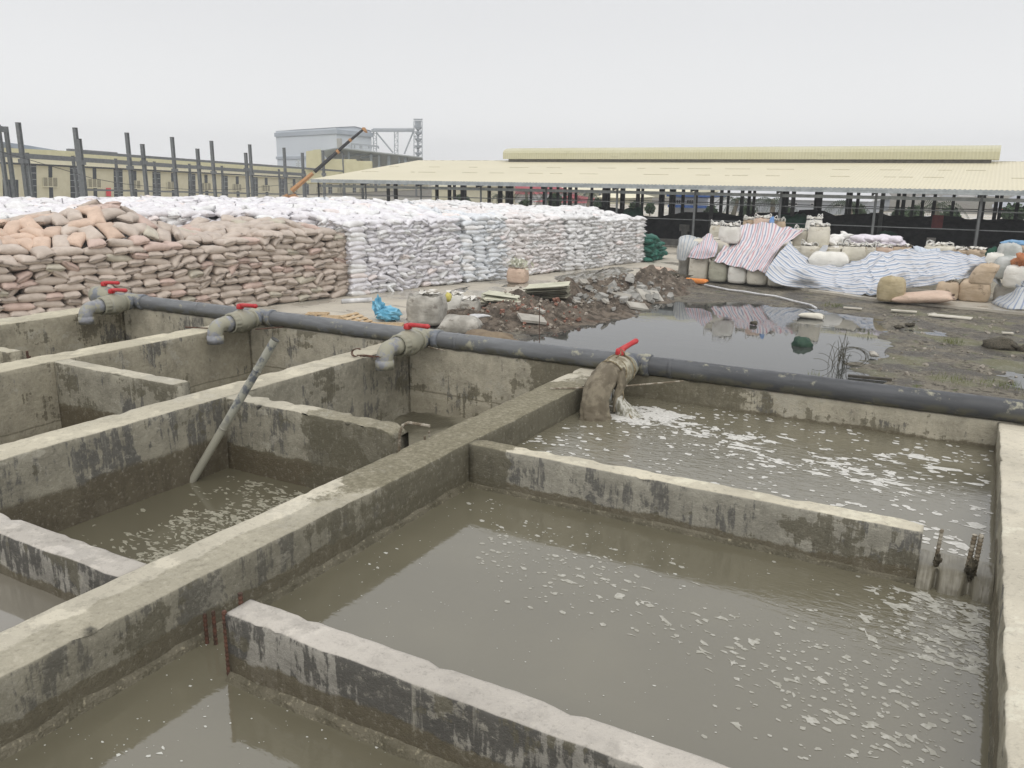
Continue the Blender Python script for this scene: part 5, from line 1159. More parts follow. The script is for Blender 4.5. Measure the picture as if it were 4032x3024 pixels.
u0, v0 = zc_(462, 1187); u1, v1 = zc_(492, 1215); a = unz(525/1*.452+2600-10, 1100, zs)
# second and third levels
jb(zc_, 262, 420, 1000, 1160, 1.0, 'cream', 'jumbo bag under the small red striped sheet, second level left', top='closed', loops=False, pip=False)
jb(zc_, 425, 600, 985, 1165, 1.0, 'cream', 'jumbo bag at second level above the greenish one', top='closed', loops=False)
jb(zc_, 428, 545, 858, 985, 1.95, 'cream', 'open cream jumbo bag at the upper left of the stack', top='open')
jb(zc_, 508, 692, 868, 1015, 1.9, 'white', 'open white jumbo bag with dark rim beside the red striped tarp, upper level')
for (a_, b_, t_, l_, m_) in ((640, 800, 1010, 'jumbo bag under the red striped tarp, left of its middle', 'white'), (800, 960, 1010, 'jumbo bag under the red striped tarp, its middle', 'white'), (960, 1110, 1020, 'jumbo bag under the red striped tarp, right of its middle', 'white')):
    jb(zc_, a_, b_, t_+20, 1150, .98, m_, l_, top='closed', loops=False, pip=False, yy=44.9)
jb(zc_, 718, 812, 812, 900, 2.9, 'tan', 'small tan open bag at the top of the stack, left', yy=46.5, pip=False)
jb(zc_, 808, 962, 800, 930, 2.9, 'peach', 'large pinkish tan open bag on the very top of the stack', yy=46.0, pip=False)
jb(zc_, 905, 985, 832, 920, 2.8, 'white', 'small white bag between the tan ones on top of the stack', yy=46.2, pip=False, loops=False)
jb(zc_, 975, 1082, 825, 920, 2.8, 'tan', 'tan open bag on top of the stack, right', yy=46.6, pip=False)
p = uny(*zc_(968, 850), 45.8); blob('water_jug', (p[0], p[1], p[2]), (.14, .14, .36), simple('blue_jug', (.15, .28, .55), (.2, .35, .62)), 'blue plastic jug standing among the top bags', 'jug', 2)
jb(zc_, 1255, 1396, 812, 985, 1.6, 'white', 'open white jumbo bag standing behind the tallest white one', yy=46.5)
jb(zc_, 1280, 1462, 870, 1052, 1.2, 'cream', 'tallest open white jumbo bag standing alone between the two tarps', yy=44.6)
jb(zc_, 1150, 1275, 905, 1045, 1.5, 'cream', 'jumbo bag peeking out under the right corner of the red striped tarp', yy=45.2, top='closed')
jb(zc_, 1210, 1372, 1035, 1160, 1.0, 'cream', 'slumped jumbo bag with trash just right of the red striped tarp', yy=44.2)
jb(zc_, 1452, 1575, 1030, 1140, 1.0, 'cream', 'jumbo bag behind the slumped white sack, left of the square one', yy=45.4)
jb(z5_, 175, 375, 1042, 1200, .9, 'cream', 'big square dirty jumbo bag behind the sagging blue striped tarp', yy=44.0)
jb(z5_, 372, 468, 1045, 1150, 1.0, 'cream', 'jumbo bag right of the big square dirty one', yy=44.6)
jb(z5_, 60, 170, 1025, 1120, 1.1, 'cream', 'jumbo bag behind and left of the big square dirty one', yy=46.0)
jb(z5_, 470, 620, 1052, 1130, 1.0, 'peach', 'pinkish open bag above the left fold of the blue striped tarp', yy=45.0, pip=False)
jb(z5_, 620, 780, 1045, 1110, 1.0, 'tan', 'flat tan bag above the middle of the blue striped tarp', yy=45.4, loops=False)
jb(z5_, 905, 1150, 1040, 1110, 1.0, 'cream', 'torn pale bag above the right half of the blue striped tarp', yy=45.4, pip=False)
jb(z5_, 1150, 1290, 1075, 1130, 1.0, 'tan', 'low tan bag above the right end of the blue striped tarp, left of two', yy=44.8, pip=False, loops=False)
jb(z5_, 1280, 1430, 1075, 1140, 1.0, 'tan', 'low tan bag above the right end of the blue striped tarp, right of two', yy=44.4, pip=False, loops=False)
jb(z5_, 1000, 1182, 1368, 1510, zs, 'tan', 'brown stained bag at ground level left of the big brown one', top='closed', loops=False, pip=False)
jb(z5_, 1195, 1450, 1362, 1524, zs, 'tan', 'widest brown stained bag at ground level near the right end', top='closed', loops=False, pip=False)
jb(z5_, 1290, 1478, 1215, 1372, 1.0, 'tan', 'leaning tan bag on top of the widest brown one', top='closed', loops=False, pip=False, lean=(.25, 0))
jb(z5_, 487, 716, 1340, 1524, zs, 'ochre', 'ochre jumbo bag standing alone in front of the blue striped tarp', top='closed', pip=False, loops=False)
# right edge heap
jb(z5_, 1530, 1725, 1040, 1190, .9, 'plastic', 'grey plastic wrapped bag, highest of the right edge heap', yy=42.5, top='closed', loops=False, pip=False)
jb(z5_, 1690, 1850, 1045, 1200, 1.0, 'tan', 'orange tan bag at the top right edge', yy=42.8, loops=False, pip=False, top='closed')
jb(z5_, 1430, 1585, 1120, 1230, .7, 'white', 'round white bag left in the right edge heap', yy=42.2, top='closed', loops=False, pip=False)
jb(z5_, 1500, 1760, 1165, 1330, .3, 'plastic', 'crumpled white plastic bag in the middle of the right edge heap', yy=41.6, top='closed', loops=False, pip=False)
jb(z5_, 1590, 1860, 1235, 1410, .3, 'white', 'large white round bag at the right edge under the plastic', yy=40.9, top='closed', loops=False, pip=False)
jb(z5_, 1505, 1690, 1392, 1520, zs, 'white', 'small white slumped bag at ground level near the right edge', top='closed', loops=False, pip=False)
blob('plastic_sheet', tuple(uny(*z5_(1700, 1010), 43.2)), (.5, .35, .12), simple('blue_sheet', (.14, .28, .46), (.2, .36, .54), 2, .5), 'crumpled blue plastic sheet on top of the right edge heap', 'plastic sheet', 3)
blob('net_bag', tuple(uny(*z5_(1762, 1160), 41.2)), (.34, .3, .25), simple('orange_net', (.42, .15, .07), (.5, .22, .1), 6, .7), 'orange mesh bag on the right edge heap', 'bag', 5, amp=.5)
blob('green_cloth', tuple(uny(*z5_(1500, 1105), 43.0)), (.28, .3, .28), gsh, 'dark green cloth left of the grey plastic wrapped bag', 'cloth', 7)
# slumped sacks
def big_sack(p, L, W, H, rz, mat, label, seed, name='sack', cat='sack', group=None, rx=0, ry=0):
    V, F = pillow(L, W, H, 17, 13, seed, .06); M = np.array(euler(rz, ry, rx)); V = V.dot(M.T) + np.array([float(a) for a in p]); mb = MB(); mb.v = V.tolist(); mb.f = F; o = mb.build(name, mat, None, smooth=True, origin=p); return tag(o, label, cat, group)
p = uny(*zc_(1470, 1160), 43.4); big_sack((p[0], p[1], p[2]), 1.9, 1.2, .85, .1, BM['white'], 'slumped white sack behind the sagging blue striped tarp', 31)
p = unz(*z5_(880, 1500), .2); big_sack((p[0], p[1], .26), 2.4, 1.5, .48, .05, BM['peach'], 'flat pinkish sack cloth on the ground right of the ochre bag', 33, ry=-.12)
sp_ = []; rg = random.Random(14)
for k, (zz, n_) in enumerate(((1.45, 9), (1.7, 9), (1.92, 8), (2.12, 6))):
    for i in range(n_):
        u = 3345 + (i+.5)*(225-22*k)/n_ + 8*k; 
        for yy in (46.8, 45.9): p = uny(u, 960, yy+rg.uniform(-.1, .1)); sp_.append((p[0], p[1], zz+.12, rg.gauss(0, .5), rg.gauss(0, .12), rg.gauss(0, .15), jit((.74, .70, .76), .05, rg), 0))
place_sacks('white_sack', sp_, 300, lambda s: 'white woven sack in the small pile behind the blue striped tarp', 'white sacks behind the blue striped tarp')
sp_ = []
for i in range(34):
    p = uny(rg.uniform(2900, 3190) if i > 16 else rg.uniform(3245, 3350), 965, rg.uniform(45.5, 48)); sp_.append((p[0], p[1], 1.75+rg.uniform(0, .45), rg.uniform(0, 3), rg.gauss(0, .3), rg.gauss(0, .3), jit((.78, .77, .74), .05, rg), 0))
place_sacks('white_sack', sp_[:17], 300, lambda s: 'empty looking white sack scattered right of the tallest white jumbo bag', 'white sacks right of the tallest jumbo bag')
mb = MB(); mb.b2((-12.2, 44.2, .06), (-6.2, 48, 1.8)); mb.b2((-6.1, 44.9, .06), (1.2, 48.5, .95)); mb.b2((-6.19, 45.5, .96), (-3.2, 47.9, 1.5)); o = mb.build('stack_core', BM['cream'], None); tag(o, 'inner bags hidden in the covered stack', 'bags', kind='stuff')

# ------------------------------------------------------------ striped tarps
def tarp_mat(name, stripes, axis, count, ground=(.58, .59, .62)):
    n = N(name, .5, .35); uv = n.t.nodes.new('ShaderNodeUVMap'); s = n.xyz(uv.outputs[0])[axis]
    t = n.mth('FRACT', n.mth('MULTIPLY', n.mth('ADD', s, n.mth('MULTIPLY', n.noise(1.2, 2), .004)), count)); c = ground
    for (a, b, col_) in stripes:
        k = n.mth('MULTIPLY', n.ss(t, a-.02, a+.02), n.ss(t, b-.02, b+.02, 1, 0)); c = n.mix(k, c, col_)
    c = n.mix(n.mth('MULTIPLY', n.ss(n.noise(.9, 5), .5, .7), .35), c, (.40, .38, .35)); n.col(c)
    n.bump(n.mth('ADD', n.noise(1.0, 4, n.vec((2.2, 2.2, 1.2)), .6, 1.0), n.mth('MULTIPLY', n.noise(8, 4), .2)), .6, .10); return n.m
def cr(p0, p1, p2, p3, t): return .5*((2*p1)+(-p0+p2)*t+(2*p0-5*p1+4*p2-p3)*t*t+(-p0+3*p1-3*p2+p3)*t**3)
def interp1(P, m):
    out = []; n = len(P)
    for i in range(m+1):
        t = i/m*(n-1); k = min(int(t), n-2); f = t-k; out.append(cr(P[max(k-1, 0)], P[k], P[k+1], P[min(k+2, n-1)], f))
    return out
def ctl(c):
    u, v, m, val = c; return uny(u, v, val) if m == 'y' else unz(u, v, val)
def tarp(name, rows, nu, nv, mat, label, fold=.07, fs=2.2, seed=0, vert=True, cat='tarpaulin'):
    G = [interp1([np.array(ctl(c)) for c in r], nu) for r in rows]; cols = [interp1([G[j][i] for j in range(len(G))], nv) for i in range(nu+1)]
    vs = []; uv = []
    for i in range(nu+1):
        for j in range(nv+1):
            p = cols[i][j]; a = cols[min(i+1, nu)][j]-cols[max(i-1, 0)][j]; b = cols[i][min(j+1, nv)]-cols[i][max(j-1, 0)]; n = np.cross(a, b); n = n/(np.linalg.norm(n)+1e-9)
            if n[1] > 0: n = -n
            s, t = i/nu, j/nv; L = np.linalg.norm(cols[-1][0]-cols[0][0]); e_ = 1.0
            f = nz(s*L*fs*.55+seed, t*1.6, seed, 1, 3)*fold*1.5 + nz(s*L*fs*1.6, t*2.2+seed, 4, 1, 3)*fold*.5
            rd = 1-abs(nz(s*L*.55+seed+t*1.2, t*1.1, 9, 1, 2))*3.0; f += max(0, rd)**2*fold*1.1; rd = 1-abs(nz(s*L*1.3+seed-t*1.5, t*1.6, 19, 1, 2))*3.5; f += max(0, rd)**2*fold*.5
            q = p + n*f*e_
            if j == nv or i in (0, nu): q = q + np.array([0, 0, .05*nz(s*L*2.5+seed, t*9, 1, 1, 3)])
            q[2] = max(q[2], .062); vs.append(tuple(q)); uv.append((s, t))
    mb = MB(); m = nv+1; mb.add(vs, [(i*m+j, (i+1)*m+j, (i+1)*m+j+1, i*m+j+1) for i in range(nu) for j in range(nv)]); mb.uv = uv
    o = mb.build(name, mat, None, smooth=True, origin=vs[0]); sm = o.modifiers.new('thickness', 'SOLIDIFY'); sm.thickness = .012; return tag(o, label, cat)
Bl, Rd = (.25, .30, .40), (.54, .30, .33)
tA = tarp_mat('red_blue_stripes', [(.08, .27, Bl), (.56, .76, Rd)], 0, 13, (.66, .62, .63)); tB = tarp_mat('blue_stripes', [(.1, .42, (.27, .33, .43)), (.56, .86, (.52, .52, .54))], 1, 11.5, (.66, .675, .70)); tC = tarp_mat('grey_blue_stripes', [(.1, .35, (.28, .33, .38))], 0, 8, (.50, .51, .50)); tD = tarp_mat('red_stripes_small', [(.08, .28, Rd), (.56, .74, Bl)], 0, 7, (.62, .57, .60)); tE = tarp_mat('blue_stripes_steep', [(.1, .36, Bl)], 0, 9, (.50, .52, .53))
Z = lambda x, y, m, v: (*zc_(x, y), m, v)
Y5 = lambda x, y, m, v: (*z5_(x, y), m, v)
tarp('tarpaulin', [[Z(650, 868, 'y', 45.6), Z(740, 855, 'y', 45.9), Z(860, 850, 'y', 45.9), Z(960, 862, 'y', 45.6), Z(1120, 880, 'y', 45.4), Z(1250, 908, 'y', 45.0)],
    [Z(590, 985, 'y', 43.7), Z(700, 985, 'y', 43.7), Z(820, 985, 'y', 43.7), Z(930, 990, 'y', 43.6), Z(1050, 960, 'y', 44.6), Z(1175, 965, 'y', 44.6)],
    [Z(530, 1080, 'y', 42.5), Z(640, 1090, 'y', 42.5), Z(760, 1100, 'y', 42.4), Z(870, 1110, 'y', 42.3), Z(960, 1090, 'y', 42.6), Z(1020, 1090, 'y', 42.8)],
    [Z(465, 1165, 'y', 41.6), Z(570, 1190, 'y', 41.6), Z(680, 1225, 'y', 41.5), Z(780, 1250, 'y', 41.4), Z(850, 1262, 'y', 41.3), Z(915, 1278, 'y', 41.3)]], 90, 50, tA, 'big tarpaulin with red and blue stripes draped over the highest jumbo bags', .10, seed=3)
tarp('tarpaulin', [[Z(1120, 1010, 'y', 43.4), Z(1225, 1120, 'y', 43.0), Z(1330, 1185, 'y', 43.2), Z(1490, 1216, 'y', 43.1), Z(1640, 1200, 'y', 43.2), Z(1770, 1160, 'y', 43.2), Y5(465, 1100, 'y', 43.9), Y5(590, 1092, 'y', 43.9), Y5(715, 1080, 'y', 44.0), Y5(860, 1105, 'y', 43.6), Y5(1000, 1090, 'y', 43.8), Y5(1120, 1110, 'y', 43.4), Y5(1240, 1122, 'y', 43.4), Y5(1350, 1130, 'y', 43.2), Y5(1465, 1172, 'y', 42.8)],
    [Z(1005, 1135, 'y', 42.0), Z(1130, 1240, 'y', 41.7), Z(1270, 1290, 'y', 41.6), Z(1450, 1315, 'y', 41.9), Z(1600, 1320, 'y', 41.8), Z(1770, 1310, 'y', 41.7), Y5(475, 1290, 'y', 41.6), Y5(590, 1280, 'y', 41.8), Y5(715, 1255, 'y', 42.2), Y5(850, 1250, 'y', 42.2), Y5(990, 1235, 'y', 42.2), Y5(1110, 1230, 'y', 42.3), Y5(1240, 1225, 'y', 42.3), Y5(1350, 1195, 'y', 42.3), Y5(1475, 1190, 'y', 42.2)],
    [Z(912, 1282, 'y', 40.9), Z(1050, 1372, 'y', 40.5), Z(1250, 1400, 'z', .07), Z(1420, 1420, 'z', .07), Z(1590, 1442, 'z', .07), Z(1770, 1468, 'z', .07), Y5(490, 1480, 'z', .07), Y5(600, 1462, 'z', .07), Y5(715, 1420, 'z', .25), Y5(850, 1392, 'z', .5), Y5(985, 1378, 'z', .62), Y5(1110, 1350, 'z', .85), Y5(1240, 1325, 'z', .95), Y5(1350, 1270, 'z', 1.1), Y5(1480, 1212, 'z', 1.45)]], 200, 46, tB, 'very long white tarpaulin with blue stripes sagging over the bag stack to the ground', .12, 1.1, seed=9)
tarp('tarpaulin', [[Z(170, 985, 'y', 44.6), Z(200, 962, 'y', 44.8), Z(300, 962, 'y', 44.8), Z(350, 975, 'y', 44.5)], [Z(158, 1010, 'y', 42.6), Z(200, 1000, 'y', 42.5), Z(280, 1005, 'y', 42.5), Z(330, 1010, 'y', 42.5)], [Z(145, 1150, 'y', 42.2), Z(180, 1165, 'y', 42.1), Z(220, 1165, 'y', 42.1), Z(255, 1120, 'y', 42.1)]], 26, 22, tC, 'small tarpaulin with grey blue stripes over the leftmost dirty bag', .05, seed=4)
tarp('tarpaulin', [[Z(340, 1000, 'y', 43.4), Z(390, 970, 'y', 43.4), Z(428, 938, 'y', 43.4), Z(465, 975, 'y', 43.3), Z(500, 1005, 'y', 43.2)], [Z(290, 1060, 'y', 42.0), Z(345, 1050, 'y', 41.9), Z(400, 1045, 'y', 41.9), Z(450, 1055, 'y', 41.9), Z(495, 1070, 'y', 42.0)], [Z(245, 1138, 'y', 41.7), Z(310, 1150, 'y', 41.6), Z(370, 1148, 'y', 41.6), Z(420, 1142, 'y', 41.6), Z(475, 1130, 'y', 41.7)]], 36, 24, tD, 'small tarpaulin with red stripes pulled to a peak, left of the big one', .05, seed=6)
tarp('tarpaulin', [[Z(1420, 1040, 'y', 44.2), Z(1445, 1032, 'y', 44.2), Z(1466, 1036, 'y', 44.2)], [Z(1370, 1110, 'y', 43.6), Z(1410, 1100, 'y', 43.6), Z(1445, 1090, 'y', 43.6)], [Z(1330, 1165, 'y', 43.2), Z(1370, 1170, 'y', 43.2), Z(1400, 1175, 'y', 43.2)]], 12, 16, tE, 'narrow strip of blue striped sheet below the tallest white jumbo bag', .04, seed=8)
tarp('tarpaulin', [[Y5(1462, 1172, 'y', 42.6), Y5(1490, 1180, 'y', 42.7), Y5(1520, 1195, 'y', 42.9)], [Y5(1480, 1240, 'y', 42.2), Y5(1515, 1260, 'y', 42.2), Y5(1545, 1300, 'y', 42.4)], [Y5(1490, 1330, 'y', 41.8), Y5(1535, 1370, 'y', 41.6), Y5(1560, 1400, 'y', 41.8)]], 12, 20, tC, 'grey hanging flap at the right end of the long blue striped tarpaulin', .05, seed=12)
tarp('tarpaulin', [[Y5(1720, 1400, 'y', 40.4), Y5(1780, 1340, 'y', 40.4), Y5(1870, 1290, 'y', 40.2)], [Y5(1650, 1450, 'z', .6), Y5(1740, 1430, 'z', .75), Y5(1870, 1420, 'z', .8)], [Y5(1480, 1530, 'z', .09), Y5(1640, 1590, 'z', .07), Y5(1870, 1592, 'z', .07)]], 34, 24, tE, 'grey blue striped tarpaulin crumpled on the ground at the right edge', .09, seed=15)
tarp('tarpaulin', [[Y5(800, 1060, 'y', 45.2), Y5(920, 1068, 'y', 45.2), Y5(1040, 1060, 'y', 45.0)], [Y5(830, 1085, 'y', 44.6), Y5(930, 1090, 'y', 44.6), Y5(1040, 1090, 'y', 44.6)], [Y5(850, 1108, 'y', 43.9), Y5(940, 1112, 'y', 43.9), Y5(1050, 1110, 'y', 43.9)]], 24, 10, tarp_mat('pale_blue_sheet_m', [(.1, .3, (.4, .45, .55))], 0, 5, (.55, .60, .66)), 'pale blue plastic sheet bunched above the long striped tarpaulin', .09, seed=18)

# ------------------------------------------------------------ rubble mound and rubbish
MOUND = [(-14.0, 28.4, .42, 1.5), (-13.1, 30.2, .32, 1.3), (-13.6, 32.6, .40, 1.4), (-14.2, 26.4, .42, 1.4), (-12.8, 34.8, .26, 1.1), (-13.0, 37.0, .4, 1.2), (-17.4, 24.6, .25, 1.0), (-16.4, 25.6, .42, 1.2), (-15.2, 26.6, .55, 1.4), (-14.6, 25.2, .22, 1.2), (-15.7, 28.6, .60, 1.4), (-15.4, 30.6, .60, 1.4), (-15.6, 32.6, .62, 1.3), (-15.2, 34.4, .60, 1.2), (-14.6, 36.0, .62, 1.2), (-13.9, 38.0, .75, 1.2), (-13.6, 39.0, .62, 1.0), (-12.9, 40.4, .28, .8)]
def mound(x, y):
    h = 0
    for a, b, c, r_ in MOUND: h = max(h, c*(1.2+.2*smst((b-26)/4))*math.exp(-((x-a)**2+(y-b)**2)/(r_*r_*.95)))
    return h
mb = MB(); xs = np.arange(-20.5, -9.5, .10); ys = np.arange(22.5, 43.5, .12); vs = []
for y in ys:
    for x in xs:
        h = mound(x, y); r_ = abs(nz(x, y, 2, 1.8, 4)); hh = h*(1+.5*nz(x, y, 0, 1.2, 3)) + (.13*nz(x, y, 7, 3.0, 4)+.08*nz(x, y, 17, 8, 3))*min(1, h*4) - .16
        vs.append((x, y, hh))
nx = len(xs); fs = [(j*nx+i, j*nx+i+1, (j+1)*nx+i+1, (j+1)*nx+i) for j in range(len(ys)-1) for i in range(nx-1) if max(vs[j*nx+i][2], vs[(j+1)*nx+i+1][2]) > -.12]
mb.add(vs, fs); g = N('rubble_soil', .9, .25); c = g.mix(g.ss(g.noise(2.5, 6, rough=.7), .40, .60), (.085, .07, .055), (.20, .165, .13)); c = g.mix(g.ss(g.noise(9, 5, rough=.75), .60, .68), c, (.30, .26, .21)); c = g.mix(g.mth('MULTIPLY', g.ss(g.noise(1.2, 4), .58, .66),   .5), c, (.15, .085, .055)); g.col(c); g.bump(g.noise(14, 6, rough=.7), .9, .08)
tag(mb.build('rubble_soil', g.m, None, smooth=False), 'dark soil and rubble mound along the left bank of the pond', 'soil', kind='stuff')
def mh(x, y): return mound(x, y)*(1+.5*nz(x, y, 0, 1.2, 3)) - .10
def onmound(u, v):
    for k in range(240):
        p = unz(u, v, 1.6-k*.0075)
        if p[2] <= max(mh(p[0], p[1]), -.05)+.05: break
    return Vector([float(a) for a in p])
def rock(mb, c, s, rg, flat=1.0):
    vs = []; a0 = rg.uniform(0, 6); M = euler(rg.uniform(0, 6), rg.uniform(-.7, .7), rg.uniform(-.7, .7))
    for z in (-1, 1):
        for k in range(5): a = a0+2*pi*k/5+rg.uniform(-.3, .3); q = M @ Vector((cos(a)*s*rg.uniform(.6, 1.1), sin(a)*s*rg.uniform(.6, 1.1), z*s*flat*rg.uniform(.4, .7))); vs.append(Vector(c)+q)
    mb.add(vs, [(4, 3, 2, 1, 0), (5, 6, 7, 8, 9)] + [(k, (k+1) % 5, 5+(k+1) % 5, 5+k) for k in range(5)])
rg = random.Random(9)
sets = (('broken_concrete', simple('grey_rubble', (.26, .255, .235), (.40, .39, .36), 1.5, .85, .2, .3), 140, lambda: (rg.gauss(-13.4, .75), rg.gauss(33.6, 1.6)), (.07, .30), 'heap of pale broken concrete lumps by the pond'),
        ('small_stones', simple('stones', (.22, .19, .15), (.36, .32, .27), 3, .9), 620, lambda: (rg.uniform(-17.5, -12.5), rg.uniform(24, 41)), (.02, .10), 'small stones scattered over the soil mound'),
        ('broken_bricks', simple('bricks', (.20, .10, .07), (.28, .15, .11), 3, .9), 60, lambda: (rg.gauss(-14.6, .8), rg.gauss(26.8, 1.0)), (.04, .13), 'broken red bricks in the near end of the soil mound'))
for nm_, m_, n_, f_, (s0, s1), lab in sets:
    mb = MB(); k = 0
    while k < n_:
        x, y = f_()
        if mound(x, y) > .06 or nm_ == 'broken_concrete': rock(mb, (x, y, max(mh(x, y), -.05)+.04), s0+(s1-s0)*rg.random()**2.2, rg, .8); k += 1
    tag(mb.build(nm_, m_, None), lab, 'rubble', kind='stuff')
cslab = simple('concrete_slab', (.33, .31, .27), (.44, .42, .37), 2, .85, .3, .2)
for i, (u, v, w_, d_, a, rx, lab) in enumerate(((2560, 1165, 1.1, .8, .4, .5, 'large grey concrete slab tilted on the top of the mound, farthest'), (2510, 1205, .8, .6, .2, .25, 'pale flat concrete slab in front of the large tilted one'), (2440, 1160, 1.0, .3, -.5, .3, 'long thin slab lying on the left flank of the far mound'), (2095, 1255, .95, .6, .3, .25, 'flat stone slab at the near foot of the mound above the pipe'), (2300, 1110, .45, .35, .6, .5, 'light concrete piece on the mound crest'), (2385, 1185, .45, .22, 1.2, .6, 'upright pale block at the water edge of the mound'), (2270, 1188, .4, .2, .9, .5, 'pale block on the mound side near the water'), (2125, 1222, .5, .15, -.9, .2, 'white splinter of board near the bare stick'))):
    q = onmound(u, v); mb = MB(); mb.box(q, (w_, d_, .09), rz=a+YAW, rx=rx, ry=.15); o = mb.build('concrete_slab', cslab, None, origin=q); tag(o, lab, 'concrete slab')
# corrugated sheets
shm = simple('corrugated_cement', (.46, .46, .36), (.60, .59, .48), 1.5, .7); shd = simple('old_corrugated', (.22, .21, .16), (.38, .36, .28), 2, .8)
def csheet(c, L, W, rz, rx, ry, mat, label):
    n = int(W/.045); vs = []; M = euler(rz, ry, rx)
    for i in range(n+1):
        y = -W/2+W*i/n; z = .028*(1 if i % 4 in (0, 1) else -1)*.6
        for x in (-L/2, L/2): q = M @ Vector((x, y, z)); vs.append(Vector(c)+q)
    m = len(vs); off = M @ Vector((0, 0, -.012)); vs += [v+off for v in vs]; fs = [(2*i, 2*i+1, 2*i+3, 2*i+2) for i in range(n)] + [(m+2*i+2, m+2*i+3, m+2*i+1, m+2*i) for i in range(n)] + [(2*i, 2*i+2, m+2*i+2, m+2*i) for i in range(n)] + [(2*i+1, m+2*i+1, m+2*i+3, 2*i+3) for i in range(n)]
    mb = MB().add(vs, fs); o = mb.build('corrugated_sheet', mat, None, origin=c); tag(o, label, 'corrugated sheet', 'corrugated sheets dumped on the mound')
c1 = unz(2150, 1140, .75); c2 = unz(1975, 1165, .6); rg = random.Random(6)
for i in range(11): csheet((c1[0]+rg.uniform(-.12, .12), c1[1]+rg.uniform(-.15, .15), .48+.045*i), 1.7, 1.0, YAW-.25+rg.gauss(0, .08), .04+rg.gauss(0, .03), -.10+rg.gauss(0, .03), shd if i < 8 else shm, 'cream corrugated sheet in the right hand stack on the mound')
for i in range(7): csheet((c2[0]+rg.uniform(-.2, .2), c2[1]+rg.uniform(-.2, .2), .34+.05*i), 1.5, .8, YAW-.1+rg.gauss(0, .25), .06+rg.gauss(0, .05), .05+rg.gauss(0, .05), shd if i < 3 else shm, 'loose corrugated sheet in the left hand stack sliding off the mound')
for (u, v, u2, v2, lab) in ((1870, 1190, 1960, 1150, 'dark slanted plank against the left corrugated stack'), (1905, 1215, 1990, 1185, 'thin reddish plank below the left corrugated stack'), (2070, 1165, 2105, 1215, 'dark board leaning below the right corrugated stack'), (1880, 1172, 1975, 1192, 'thin grey lath sticking out of the left corrugated stack')):
    a = unz(u, v, .35); b = unz(u2, v2, .45); o = MB().beam(a, b, .12, .035).build('plank', simple('plank_'+str(u), (.12, .085, .06), (.22, .15, .11), 3), None, origin=a); tag(o, lab, 'plank')
a = unz(2124, 1345, -.05); o = MB().tube([(a[0], a[1], -.3), (a[0]-.01, a[1], .5), (a[0]-.02, a[1], 1.15)], .012, 6).build('stick', rust, None, origin=a); tag(o, 'thin bare stick standing in the pond edge near the mound', 'stick')
# open sacks by the pipe
def opensack(u, v, w_px, h_px, label, mat='dirty', top='open', seed=1, lean=(0, 0)):
    p = unz(u, v, .04); zc = (p-CAM).dot(_f); w_ = w_px/FPX*zc; h = h_px/FPX*zc; away = np.array([p[0], p[1], 0])/math.hypot(p[0], p[1]); p = p+away*w_*.4
    return jumbo(tuple(float(q) for q in p), w_, h, BM[mat], label, None, top, .3, False, False, seed, lean=lean, name='rubbish_sack', cat='sack')
opensack(1682, 1282, 142, 116, 'big open dirty white sack full of rubble left of the slumped white one'); opensack(1790, 1225, 70, 62, 'smaller open white sack behind the slumped white one', seed=5, mat='white')
opensack(1852, 1240, 74, 55, 'heap of white rags in a torn sack beside the mound', seed=8, mat='dirty')
p = unz(1805, 1290, .3); big_sack((p[0]-.1, p[1]+.3, .33), 1.35, .95, .66, YAW-.1, BM['dirty'], 'slumped dirty white sack lying beside the big open one', 41)
ragm = simple('white_rag', (.5, .5, .5), (.7, .7, .7), 4, .7)
p = unz(1890, 1255, .35); big_sack((p[0], p[1], .42), .65, .42, .12, YAW+.3, ragm, 'torn white plastic end hanging from the slumped sack', 43)
p = unz(1765, 1160, .9); blob('yellow_packet', (p[0], p[1], .80), (.13, .1, .16), simple('yellow_pack', (.55, .48, .12), (.65, .58, .2)), 'crumpled yellow packet on top of the smaller open sack', 'packet', 3, 12)
tc_ = simple('brown_cloth', (.17, .13, .09), (.24, .19, .13), 3, .85, .2, .3)
p = unz(1925, 1352, .0); blob('cloth_heap', (p[0], p[1], .06), (1.05, .62, .36), tc_, 'brown cloth covered mound just above the pipe near the pond', 'cloth', 6, 26, .12)
bl_ = simple('blue_plastic', (.10, .34, .50), (.22, .50, .66), 4, .5, .4, .4)
bs = empty('blue_bag', unz(1492, 1268, .05), 'light blue tied plastic bag on the wooden pallet', 'bag'); 
def pb(name, c, r, amp, seed, parent, mat):
    n, m = 22, 12; vs = []
    for j in range(m+1):
        for i in range(n):
            a = 2*pi*i/n; b = pi*j/m; d = (cos(a)*sin(b), sin(a)*sin(b), cos(b)); k = 1+amp*nz(d[0]*1.3+seed, d[1], d[2], 2.2, 4)*2; vs.append((c[0]+r[0]*d[0]*k, c[1]+r[1]*d[1]*k, c[2]+r[2]*d[2]*k))
    MB().add(vs, [(j*n+i, j*n+(i+1) % n, (j+1)*n+(i+1) % n, (j+1)*n+i) for j in range(m) for i in range(n)]).build(name, mat, parent)
q = unz(1500, 1265, .05); pb('body', (q[0]+.15, q[1]+.25, .30), (.50, .4, .24), .16, 1, bs, bl_); pb('knot', (q[0]-.18, q[1]+.1, .56), (.20, .16, .28), .5, 4, bs, bl_)
wood = simple('pallet_wood', (.42, .30, .17), (.55, .42, .27), 6, .75)
